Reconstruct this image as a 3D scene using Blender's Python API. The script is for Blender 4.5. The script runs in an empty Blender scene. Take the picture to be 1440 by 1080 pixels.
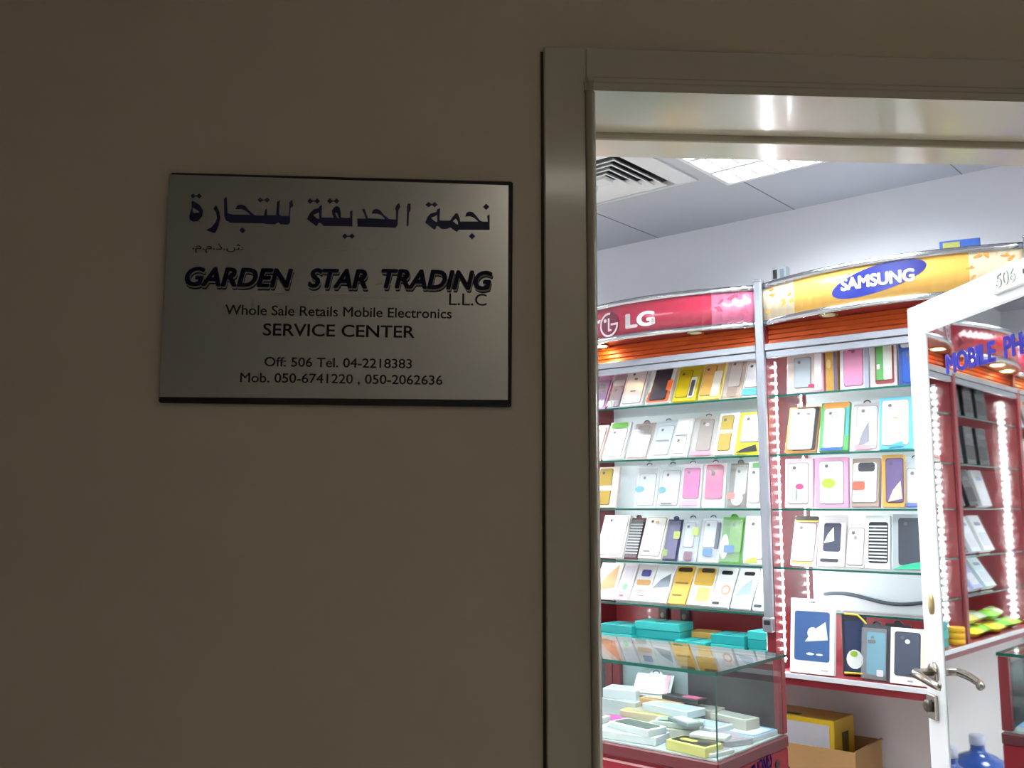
import bpy, bmesh, math, random
from mathutils import Matrix, Vector
random.seed(7)
SC = bpy.context.scene
COL = SC.collection
R = math.radians

# ------------------------------------------------------------------ camera, world, exposure
# world frame: X runs along the shop's back wall, Y goes into it, Z up; the corridor wall cuts across at 46 degrees
cam_d = bpy.data.cameras.new('camera')
cam_d.sensor_width = 36.0
cam_d.lens = 1350 / 1440 * 36.0
cam_d.clip_start = 0.02
cam = bpy.data.objects.new('camera', cam_d)
COL.objects.link(cam)
cam.location = (0, 0, 1.5)
cam.rotation_euler = (R(90 + 7.3), 0, R(40.5))
SC.camera = cam
SC.view_settings.view_transform = 'Standard'
SC.view_settings.look = 'None'
SC.view_settings.exposure = 0.0
SC.view_settings.gamma = 1.0
SC.view_settings.use_curve_mapping = False
SC.cycles.max_bounces = 10
SC.cycles.transparent_max_bounces = 40
SC.cycles.glossy_bounces = 5
SC.cycles.sample_clamp_indirect = 6.0
world = bpy.data.worlds.new('corridor_gloom')
SC.world = world
world.use_nodes = True
wb = world.node_tree.nodes['Background']
wb.inputs[0].default_value = (1.0, 0.92, 0.8, 1)
wb.inputs[1].default_value = 0.004

PANEL_E = 40.0      # ceiling light diffusers
LED_E = 200.0       # LED strips in the display cabinets
SPOT_E = 90.0      # warm downlights under the headers

def area_light(name, loc, size, size_y, energy, color, rot=(0, 0, 0)):
    l = bpy.data.lights.new(name, 'AREA')
    l.shape = 'RECTANGLE'; l.size = size; l.size_y = size_y; l.energy = energy; l.color = color
    o = bpy.data.objects.new(name, l); COL.objects.link(o)
    o.location = loc; o.rotation_euler = rot
    return o

cS, cC = math.sin(R(46)), math.cos(R(46))
CD = Vector((cS, cC, 0))          # along the corridor wall
CN = Vector((-cC, cS, 0))         # through it, into the shop
def cw(s, n, z=0.0):
    v = CD * s + CN * n
    return Vector((v.x, v.y, z))
CORR = Matrix(((CD.x, CN.x, 0, 0), (CD.y, CN.y, 0, 0), (0, 0, 1, 0), (0, 0, 0, 1)))  # (s, n, z) -> world

# ------------------------------------------------------------------ materials
def lin(c):
    c /= 255.0
    return c / 12.92 if c <= 0.04045 else ((c + 0.055) / 1.055) ** 2.4
def rgb(h):
    return tuple(lin(int(h[i:i + 2], 16)) for i in (1, 3, 5))
_mats = {}
def M(h, rough=0.5, metal=0.0, var=0.06, scale=14.0, coat=0.0, bump=0.0, spec=0.5):
    key = (h, rough, metal, var, scale, coat, bump, spec)
    if key in _mats: return _mats[key]
    m = bpy.data.materials.new('paint_' + h[1:]); m.use_nodes = True
    nt = m.node_tree; b = nt.nodes['Principled BSDF']
    tc = nt.nodes.new('ShaderNodeTexCoord'); nz = nt.nodes.new('ShaderNodeTexNoise')
    nz.inputs['Scale'].default_value = scale; nz.inputs['Detail'].default_value = 3
    nt.links.new(tc.outputs['Object'], nz.inputs['Vector'])
    mix = nt.nodes.new('ShaderNodeMix'); mix.data_type = 'RGBA'
    c = rgb(h)
    mix.inputs['A'].default_value = (*[v * (1 - var) for v in c], 1)
    mix.inputs['B'].default_value = (*[min(1, v * (1 + var)) for v in c], 1)
    nt.links.new(nz.outputs['Fac'], mix.inputs['Factor'])
    nt.links.new(mix.outputs['Result'], b.inputs['Base Color'])
    b.inputs['Roughness'].default_value = rough
    b.inputs['Metallic'].default_value = metal
    b.inputs['Coat Weight'].default_value = coat
    b.inputs['Coat Roughness'].default_value = 0.08
    b.inputs['Specular IOR Level'].default_value = spec
    if bump:
        bp = nt.nodes.new('ShaderNodeBump'); bp.inputs['Strength'].default_value = bump; bp.inputs['Distance'].default_value = 0.002
        nz2 = nt.nodes.new('ShaderNodeTexNoise'); nz2.inputs['Scale'].default_value = 60
        nt.links.new(tc.outputs['Object'], nz2.inputs['Vector'])
        nt.links.new(nz2.outputs['Fac'], bp.inputs['Height']); nt.links.new(bp.outputs['Normal'], b.inputs['Normal'])
    _mats[key] = m
    return m
def emit(name, col, strength):
    m = bpy.data.materials.new(name); m.use_nodes = True
    b = m.node_tree.nodes['Principled BSDF']
    b.inputs['Base Color'].default_value = (*col, 1)
    b.inputs['Emission Color'].default_value = (*col, 1); b.inputs['Emission Strength'].default_value = strength
    return m
def clear(name, tint, ior=1.5, rough=0.0, film=0.0):
    """thin pane: see-through, with Fresnel reflections"""
    m = bpy.data.materials.new(name); m.use_nodes = True
    nt = m.node_tree; nt.nodes.clear()
    out = nt.nodes.new('ShaderNodeOutputMaterial'); mix = nt.nodes.new('ShaderNodeMixShader')
    fr = nt.nodes.new('ShaderNodeFresnel'); fr.inputs['IOR'].default_value = ior
    tr = nt.nodes.new('ShaderNodeBsdfTransparent'); tr.inputs['Color'].default_value = (*tint, 1)
    gl = nt.nodes.new('ShaderNodeBsdfGlossy'); gl.inputs['Roughness'].default_value = rough
    geo = nt.nodes.new('ShaderNodeNewGeometry')
    # same ratio on both faces of the pane
    inv = nt.nodes.new('ShaderNodeMix'); inv.data_type = 'FLOAT'
    inv.inputs['A'].default_value = ior; inv.inputs['B'].default_value = 1.0 / ior
    nt.links.new(geo.outputs['Backfacing'], inv.inputs['Factor'])
    nt.links.new(inv.outputs['Result'], fr.inputs['IOR'])
    nt.links.new(fr.outputs['Fac'], mix.inputs['Fac'])
    nt.links.new(tr.outputs[0], mix.inputs[1]); nt.links.new(gl.outputs[0], mix.inputs[2])
    last = mix
    if film:
        df = nt.nodes.new('ShaderNodeBsdfDiffuse'); df.inputs['Color'].default_value = (0.85, 0.88, 0.9, 1)
        m2 = nt.nodes.new('ShaderNodeMixShader'); m2.inputs['Fac'].default_value = film
        nt.links.new(mix.outputs[0], m2.inputs[1]); nt.links.new(df.outputs[0], m2.inputs[2]); last = m2
    nt.links.new(last.outputs[0], out.inputs['Surface'])
    return m
GLASS = clear('clear_glass', (0.95, 0.985, 0.975))
PLASTIC = clear('clear_plastic', (0.97, 0.97, 0.97), 1.45, 0.12, 0.10)
EDGE = M('#0c5448', 0.15, 0, 0.1, 30)
CHROME = M('#c9ccd0', 0.16, 1.0, 0.03)
ALU = M('#b9bfc8', 0.32, 0.9, 0.04)
STEEL = M('#a39c92', 0.22, 1.0, 0.04)
RED = M('#7a1c25', 0.38, 0, 0.08, 6, 0.15)
LED = emit('led_white', (0.93, 0.97, 1.0), LED_E)
PCB = M('#e8e8e4', 0.5)
WARM = emit('warm_lamp', (1.0, 0.62, 0.25), SPOT_E)
DARK = M('#1d1d20', 0.35)

# ------------------------------------------------------------------ mesh builder
class MB:
    def __init__(s):
        s.v = []; s.f = []; s.mi = []; s.mats = []; s.smooth = []
    def _m(s, m):
        if m not in s.mats: s.mats.append(m)
        return s.mats.index(m)
    def add(s, vs, fs, m, fn=None, smooth=False):
        o = len(s.v); k = s._m(m)
        for p in vs:
            p = Vector(p)
            s.v.append(tuple(fn(p)) if fn else tuple(p))
        for f in fs:
            s.f.append(tuple(o + i for i in f)); s.mi.append(k); s.smooth.append(smooth)
        return s
    def box(s, x0, x1, y0, y1, z0, z1, m, fn=None, bev=0.0, sides=None):
        """box, its long edges cut by bev; sides = {face: material}, faces -x +x -y +y -z +z"""
        if bev:
            b = min(bev, (x1 - x0) * .45, (y1 - y0) * .45, (z1 - z0) * .45)
            # chamfered box: 24 vertices
            vs = []; idx = {}
            for i, x in enumerate((x0, x1)):
                for j, y in enumerate((y0, y1)):
                    for k, z in enumerate((z0, z1)):
                        sx, sy, sz = (1 - 2 * i) * b, (1 - 2 * j) * b, (1 - 2 * k) * b
                        for a, p in enumerate(((x, y + sy, z + sz), (x + sx, y, z + sz), (x + sx, y + sy, z))):
                            idx[i, j, k, a] = len(vs); vs.append(p)
            g = lambda i, j, k, a: idx[i, j, k, a]
            fs = []
            for i in (0, 1):
                q = [g(i, 0, 0, 0), g(i, 1, 0, 0), g(i, 1, 1, 0), g(i, 0, 1, 0)]; fs.append(q if i else q[::-1])
                q = [g(0, i, 0, 1), g(0, i, 1, 1), g(1, i, 1, 1), g(1, i, 0, 1)]; fs.append(q if i else q[::-1])
                q = [g(0, 0, i, 2), g(1, 0, i, 2), g(1, 1, i, 2), g(0, 1, i, 2)]; fs.append(q if i else q[::-1])
            for i in (0, 1):
                for j in (0, 1):
                    q = [g(i, j, 0, 0), g(i, j, 0, 1), g(i, j, 1, 1), g(i, j, 1, 0)]; fs.append(q if i == j else q[::-1])
                    q = [g(i, 0, j, 0), g(i, 1, j, 0), g(i, 1, j, 2), g(i, 0, j, 2)]; fs.append(q if i != j else q[::-1])
                    q = [g(0, i, j, 1), g(1, i, j, 1), g(1, i, j, 2), g(0, i, j, 2)]; fs.append(q if i == j else q[::-1])
                    for k in (0, 1):
                        t = [g(i, j, k, 0), g(i, j, k, 1), g(i, j, k, 2)]
                        fs.append(t if (i + j + k) % 2 == 0 else t[::-1])
            return s.add(vs, fs, m, fn)
        vs = [(x, y, z) for x in (x0, x1) for y in (y0, y1) for z in (z0, z1)]
        F = {'-x': (0, 1, 3, 2), '+x': (4, 6, 7, 5), '-y': (0, 4, 5, 1), '+y': (2, 3, 7, 6), '-z': (0, 2, 6, 4), '+z': (1, 5, 7, 3)}
        if sides:
            for k, f in F.items(): s.add([vs[i] for i in f], [(0, 1, 2, 3)], sides.get(k, m), fn)
            return s
        return s.add(vs, list(F.values()), m, fn)
    def prism(s, poly, a0, a1, m, to3, fn=None):
        """poly: 2-D outline, swept from a0 to a1; to3(u, v, a) places it"""
        n = len(poly)
        vs = [to3(u, v, a0) for u, v in poly] + [to3(u, v, a1) for u, v in poly]
        fs = [tuple(range(n))[::-1], tuple(range(n, 2 * n))] + [(i, (i + 1) % n, n + (i + 1) % n, n + i) for i in range(n)]
        return s.add(vs, fs, m, fn)
    def tube(s, path, r, m, n=8, fn=None, cap=True):
        pts = [Vector(p) for p in path]; rings = []
        rr = r if isinstance(r, (list, tuple)) else [r] * len(pts)
        for i, p in enumerate(pts):
            t = (pts[min(i + 1, len(pts) - 1)] - pts[max(i - 1, 0)]).normalized()
            a = t.cross(Vector((0, 0, 1)))
            if a.length < 1e-3: a = t.cross(Vector((0, 1, 0)))
            a.normalize(); b = t.cross(a).normalized()
            rings.append([p + (a * math.cos(2 * math.pi * k / n) + b * math.sin(2 * math.pi * k / n)) * rr[i] for k in range(n)])
        vs = [q for g in rings for q in g]; fs = []
        for i in range(len(pts) - 1):
            for k in range(n):
                fs.append((i * n + k, i * n + (k + 1) % n, (i + 1) * n + (k + 1) % n, (i + 1) * n + k))
        if cap: fs += [tuple(range(n))[::-1], tuple(range((len(pts) - 1) * n, len(pts) * n))]
        return s.add(vs, fs, m, fn, True)
    def lathe(s, prof, m, n=20, fn=None):
        vs = []; fs = []
        for r, z in prof:
            for k in range(n):
                a = 2 * math.pi * k / n; vs.append((r * math.cos(a), r * math.sin(a), z))
        for i in range(len(prof) - 1):
            for k in range(n):
                fs.append((i * n + k, i * n + (k + 1) % n, (i + 1) * n + (k + 1) % n, (i + 1) * n + k))
        fs += [tuple(range(n))[::-1], tuple(range((len(prof) - 1) * n, len(prof) * n))]
        return s.add(vs, fs, m, fn, True)
    def build(s, name, parent=None, label=None, loc=None, rot=None):
        me = bpy.data.meshes.new(name)
        me.from_pydata(s.v, [], s.f)
        for m in s.mats: me.materials.append(m)
        for p, k, sm in zip(me.polygons, s.mi, s.smooth): p.material_index = k; p.use_smooth = sm
        me.update()
        o = bpy.data.objects.new(name, me); COL.objects.link(o)
        if parent is not None: o.parent = parent
        if label: o['label'] = label
        if loc is not None: o.location = loc
        if rot is not None: o.rotation_euler = rot
        return o
def tag(o, label, cat, group=None, kind=None):
    o['label'] = label; o['category'] = cat
    if group: o['group'] = group
    if kind: o['kind'] = kind
    return o
def thing(name, label, cat, loc, rot=(0, 0, 0), group=None):
    o = bpy.data.objects.new(name, None); COL.objects.link(o)
    o.empty_display_size = 0.05
    o.location = loc; o.rotation_euler = rot
    return tag(o, label, cat, group)
def struct(o):
    o['kind'] = 'structure'; return o
def mfn(mat):
    return lambda p: mat @ p

# ------------------------------------------------------------------ lettering and outlines
def curve_mesh(c):
    o = bpy.data.objects.new('lettering_source', c); COL.objects.link(o)
    dg = bpy.context.evaluated_depsgraph_get(); dg.update()
    me = bpy.data.meshes.new_from_object(o.evaluated_get(dg))
    vs = [tuple(v.co) for v in me.vertices]; fs = [tuple(p.vertices) for p in me.polygons]
    bpy.data.objects.remove(o); bpy.data.meshes.remove(me); bpy.data.curves.remove(c)
    return vs, fs
_txt = {}
def text(body, x0, x1, y0, y1, bold=0.0, shear=0.0, depth=0.05, space=1.0, ref=None):
    """the words as a mesh: x0..x1 wide, baseline y0, capitals up to y1 (ref: what measures the height)"""
    def raw(b):
        k = (b, bold, shear, space)
        if k not in _txt:
            c = bpy.data.curves.new('lettering_source', 'FONT'); c.body = b; c.shear = shear
            c.extrude = depth; c.resolution_u = 4; c.space_character = space
            vs, fs = curve_mesh(c)
            if bold:      # heavier strokes: the same letters spread a little each way
                n = len(vs); off = [(0, 0)] + [(bold * math.cos(q * math.pi / 4), bold * .8 * math.sin(q * math.pi / 4)) for q in range(8)]
                vs, fs = [(x + dx, y + dy, z) for dx, dy in off for x, y, z in vs], [tuple(i + n * j for i in f_) for j in range(9) for f_ in fs]
            _txt[k] = (vs, fs)
        return _txt[k]
    vs, fs = raw(body); hv, _ = raw(ref or 'H')
    h0, h1 = min(v[1] for v in hv), max(v[1] for v in hv)
    a, b = min(v[0] for v in vs), max(v[0] for v in vs)
    return [((v[0] - a) / (b - a) * (x1 - x0) + x0, (v[1] - h0) / (h1 - h0) * (y1 - y0) + y0, v[2] / depth) for v in vs], fs
def outline(polys):
    c = bpy.data.curves.new('lettering_source', 'CURVE'); c.dimensions = '2D'; c.fill_mode = 'BOTH'; c.extrude = 0.5
    for p in polys:
        sp = c.splines.new('POLY'); sp.points.add(len(p) - 1); sp.use_cyclic_u = True
        for q, (x, y) in zip(sp.points, p): q.co = (x, y, 0, 1)
    vs, fs = curve_mesh(c)
    return [(v[0], v[1], v[2] * 2) for v in vs], fs
def strips(vs, fs, step=.012):
    """cut a flat mesh into upright strips, so that it can follow a bow"""
    bm = bmesh.new(); q = [bm.verts.new(v) for v in vs]; bm.verts.ensure_lookup_table()
    for f_ in fs:
        try: bm.faces.new([q[i] for i in f_])
        except ValueError: pass
    a, b_ = min(v[0] for v in vs), max(v[0] for v in vs)
    for k in range(1, int((b_ - a) / step) + 1):
        bmesh.ops.bisect_plane(bm, geom=bm.verts[:] + bm.edges[:] + bm.faces[:], plane_co=(a + k * step, 0, 0), plane_no=(1, 0, 0))
    bm.verts.index_update()
    r = [tuple(v.co) for v in bm.verts], [tuple(v.index for v in f_.verts) for f_ in bm.faces]
    bm.free(); return r
def ellipse(cx, cy, rx, ry, n=24, tilt=0.0):
    ct, st = math.cos(tilt), math.sin(tilt); o = []
    for k in range(n):
        a = 2 * math.pi * k / n; x, y = rx * math.cos(a), ry * math.sin(a)
        o.append((cx + x * ct - y * st, cy + x * st + y * ct))
    return o
def rrect(u0, v0, u1, v1, r, n=3):
    r = min(r, (u1 - u0) * .49, (v1 - v0) * .49); o = []
    for cx, cy, a0 in ((u1 - r, v1 - r, 0), (u0 + r, v1 - r, 90), (u0 + r, v0 + r, 180), (u1 - r, v0 + r, 270)):
        for k in range(n + 1):
            a = R(a0 + 90 * k / n); o.append((cx + r * math.cos(a), cy + r * math.sin(a)))
    return o

# ================================================================== SETTING
WALLC = M('#e4d5c0', 0.62, 0, 0.04, 3, 0, 0.15)
FRAMEP = M('#d6cebb', 0.16, 0, 0.03, 3, 0.4, 0.03)
SHOPW = M('#f0f0f3', 0.7, 0, 0.03, 2)
CEILM = M('#bcbec4', 0.85, 0, 0.03, 2)
WN0, WN1 = 1.345, 1.53      # corridor wall thickness
DS0, DS1, DZ = 0.203, 1.415, 2.103   # door opening
f = mfn(CORR)
b = MB()
# corridor side beige, shop side pale
for s0, s1, z0, z1 in ((-4.75, DS0 - .012, 0, 2.75), (DS1 + .012, 2.16, 0, 2.75), (DS0 - .012, DS1 + .012, DZ + .012, 2.75)):
    b.box(s0, s1, WN0, WN1, z0, z1, WALLC, f, sides={'+y': SHOPW})
struct(b.build('wall_front'))
# door lining, architrave and bead
b = MB()
def jamb(sgn, s):
    lo = lambda a, c: (min(a, c), max(a, c))
    x0, x1 = lo(s - sgn * .075, s - sgn * .013); b.box(x0, x1, 1.331, 1.346, 0, DZ + .069, FRAMEP, f, .002)
    x0, x1 = lo(s - sgn * .014, s); b.box(x0, x1, 1.325, 1.56, 0, DZ + .001, FRAMEP, f, .003)
jamb(1, DS0); jamb(-1, DS1)
b.box(DS0 - .013, DS1 + .013, 1.331, 1.346, DZ + .022, DZ + .069, FRAMEP, f, .002)
b.box(DS0 - .014, DS1 + .014, 1.327, 1.484, DZ, DZ + .0235, FRAMEP, f, .003)
b.prism([(1.345, DZ + .0245), (1.334, DZ + .0245), (1.324, DZ + .011), (1.324, DZ - .0008), (1.345, DZ - .0008)], DS0 - .016, DS1 + .016, FRAMEP, lambda u, v, q: (q, u, v), f)
b.tube([cw(DS0 - .008, 1.3275, 0), cw(DS0 - .008, 1.3275, DZ + .015)], .006, FRAMEP, 12)
b.box(DS0 - .013, DS1 + .013, 1.482, 1.56, DZ - .012, DZ + .02, FRAMEP, f, .002)
b.box(DS0 - .012, DS0 - .011 + .01, 1.482, 1.53, 0, DZ - .012, FRAMEP, f, .002)
b.box(DS0 - .0785, DS0 - .075, 1.3425, 1.346, 0, DZ + .066, M('#57493a', .8), f)   # dark strip painted in as the shadow line beside the architrave
struct(b.build('trim_1'))
# shop shell
YB = 3.50; CZ = 2.66; XL = -4.32
b = MB(); b.box(XL - .1, 1.55, YB, YB + .12, 0, CZ + .1, SHOPW); struct(b.build('wall_back'))
b = MB(); b.box(XL - .1, XL, -2.45, YB + .1, 0, CZ + .1, SHOPW); struct(b.build('wall_left'))
tri = [(XL - .05, YB + .1), (XL - .05, -2.3), (-1.112 * 1.5 + .0, 1.1), (1.5, YB + .1)]
p0 = cw(-4.75, 1.52); p1 = cw(2.16, 1.52)
tri = [(XL - .08, YB + .1), (XL - .08, p0.y), (p0.x, p0.y), (p1.x, p1.y), (p1.x, YB + .1)]
b = MB(); b.prism(tri, CZ, CZ + .08, CEILM, lambda u, v, a: (u, v, a)); struct(b.build('ceiling'))
# hairline joints of the ceiling tiles
b = MB(); JM = M('#77777f', 0.8)
for k in range(-5, 5):
    x = -1.53 + .62 * k; b.box(x - .002, x + .002, max(-1.9, x * .967 + 2.12), YB, CZ - .0012, CZ + .001, JM)
struct(b.build('trim_2'))
def floor_mat():
    m = M('#d6d0c6', 0.3, 0, 0.06, 4, 0.2); return m
b = MB(); b.box(-6, 3.2, -5.2, 4.0, -.06, 0, floor_mat()); struct(b.build('floor'))
# corridor behind the camera
b = MB(); b.box(-4.75, 4.2, -1.1, -.98, 0, 2.75, M('#dedad0', .6, 0, .04, 3), f); struct(b.build('wall_corridor_rear'))
b = MB(); b.box(-4.75, 4.2, -1.1, WN1 - .03, 2.7, 2.78, M('#b8b2a4', .8, 0, .03, 2), f); struct(b.build('ceiling_corridor'))
# unseen fill light, added to brighten the corridor wall and the sign's reflection
lb = MB(); lb.box(.20, .80, -.82, -.57, 2.672, 2.7, M('#d8d4c8', .5), f, sides={'-z': emit('dim_fill', (1.0, .92, .80), 4.6)})
tag(lb.build('corridor_fill_light'), 'dim rectangular fill light added out of view on the corridor ceiling outside the doorway', 'lamp')

# ================================================================== THE DOOR LEAF (open, mirror-filmed glass)
E0 = Vector((-0.876, 2.73, 0)); DD = Vector((-.687, .7266, 0)).normalized(); DN = Vector((DD.y, -DD.x, 0))
# local: x from the free edge towards the hinge, y out of the face seen from the corridor
DOOR = Matrix.Translation(E0) @ Matrix(((-DD.x, -DN.x, 0, 0), (-DD.y, -DN.y, 0, 0), (0, 0, 1, 0), (0, 0, 0, 1)))
door = bpy.data.objects.new('door_1', None); COL.objects.link(door); door.matrix_world = DOOR
door['kind'] = 'structure'; door['label'] = 'open white framed door with a mirror-like glass pane, swung into the shop'
WHITEP = M('#eef2f4', 0.3, 0, 0.02, 4, 0.3)
DL = 1.165
b = MB()
b.box(0, .098, -.042, 0, .012, 2.05, WHITEP, None, .003)
b.box(DL - .098, DL, -.042, 0, .012, 2.05, WHITEP, None, .003)
b.box(.096, DL - .096, -.0415, -.0005, 1.967, 2.05, WHITEP, None, .002)
b.box(.096, DL - .096, -.0415, -.0005, .012, .2, WHITEP, None, .002)
b.build('door_frame', door)
mir = bpy.data.materials.new('mirror_film'); mir.use_nodes = True
pb = mir.node_tree.nodes['Principled BSDF']
pb.inputs['Base Color'].default_value = (.84, .88, .88, 1); pb.inputs['Metallic'].default_value = 1; pb.inputs['Roughness'].default_value = .025
b = MB(); b.box(.096, DL - .096, -.012, -.0035, .196, 1.969, mir); b.build('glass_pane', door, 'reflective glass pane mirroring the shelves')
# gaskets around the pane
b = MB(); G = M('#d8dcde', .5)
b.box(.097, .0995, -.004, -.0016, .2, 1.967, G); b.box(.097, DL - .097, -.004, -.0016, 1.965, 1.9675, G); b.build('gasket', door)
PURP = M('#3c3cc0', .4)
b = MB()
for w, a, c in (('MOBILE', .195, .425), ('PHONES', .462, .70)):
    vs, fs = text(w, a, c, 1.838, 1.889, .04)
    b.add(vs, fs, PURP, lambda p: Vector((p.x, -.0028 + p.z * .0006, p.y)))
b.build('lettering', door, 'purple blue words MOBILE PHONES across the glass')
pl = MB(); pl.box(.452, .80, -.001, .008, 1.989, 2.046, M('#e4e8e0', .35), None, .002)
plate = pl.build('number_plate', door, 'pale plate with the room number 506')
b = MB(); INK = M('#3c4440', .5)
vs, fs = text('506', .468, .545, 2.002, 2.034, 0.0)
# outlined digits: dark outline, pale inside
vs2, fs2 = text('506', .468, .545, 2.002, 2.034, .02)
b.add(vs2, fs2, M('#7a847e', .5), lambda p: Vector((p.x, .0085 + p.z * .0004, p.y)))
b.add(vs, fs, M('#dfe5dc', .5), lambda p: Vector((p.x, .0091 + p.z * .0004, p.y)))
vs, fs = text('\ufe90\ufe98\ufedc\ufee3', .575, .70, 2.008, 2.034, .02, ref='H')
b.add(vs, fs, INK, lambda p: Vector((p.x, .0086 + p.z * .0004, p.y)))
b.build('plate_lettering', plate)
# lever handle, key cylinder and small upper lock
def lever(side):
    h = MB(); y0 = 0 if side > 0 else -.042
    yy = lambda d: y0 + side * d
    ry = lambda cx, cz: (lambda p: Vector((cx + p.x, yy(p.z), cz + p.y)))
    h.lathe([(.026, -.001), (.026, .006), (.023, .009), (.012, .0095)], STEEL, 20, ry(.05, 1.07))
    h.tube([(.05, yy(.005), 1.07), (.05, yy(.045), 1.07), (.053, yy(.053), 1.07), (.062, yy(.058), 1.069), (.10, yy(.060), 1.066), (.145, yy(.058), 1.060), (.168, yy(.052), 1.055), (.172, yy(.045), 1.053)],
           [.010, .010, .0105, .011, .0105, .010, .0095, .009], STEEL, 12)
    h.build('lever_handle', door, 'brushed steel lever handle')
lever(1); lever(-1)
b = MB(); b.box(.012, .062, -.001, .010, .948, 1.012, STEEL, None, .003)
b.lathe([(.016, .009), (.016, .02), (.013, .024), (.006, .0245)], M('#5a564e', .3, .8), 16, lambda p: Vector((.036 + p.x, p.z, .982 + p.y)))
b.build('lock', door, 'steel lock block with key cylinder')
b = MB(); b.lathe([(.014, -.001), (.014, .005), (.008, .008), (.004, .0085)], M('#b09a6c', .3, .9), 16, lambda p: Vector((.055 + p.x, p.z, 1.245 + p.y * 1.9)))
b.build('keyhole_plate', door, 'small brass keyhole plate')
b = MB()
for z in (.25, 1.05, 1.85): b.tube([(DL + .006, -.02, z - .05), (DL + .006, -.02, z + .05)], .008, STEEL, 10)
b.build('hinge', door)

# ================================================================== SIGN ON THE CORRIDOR WALL
SGN = CORR @ Matrix.Translation((-.161, 1.345, 1.804)) @ Matrix.Rotation(R(.35), 4, 'Y') @ Matrix(((1, 0, 0, 0), (0, 0, -1, 0), (0, 1, 0, 0), (0, 0, 0, 1)))
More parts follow.
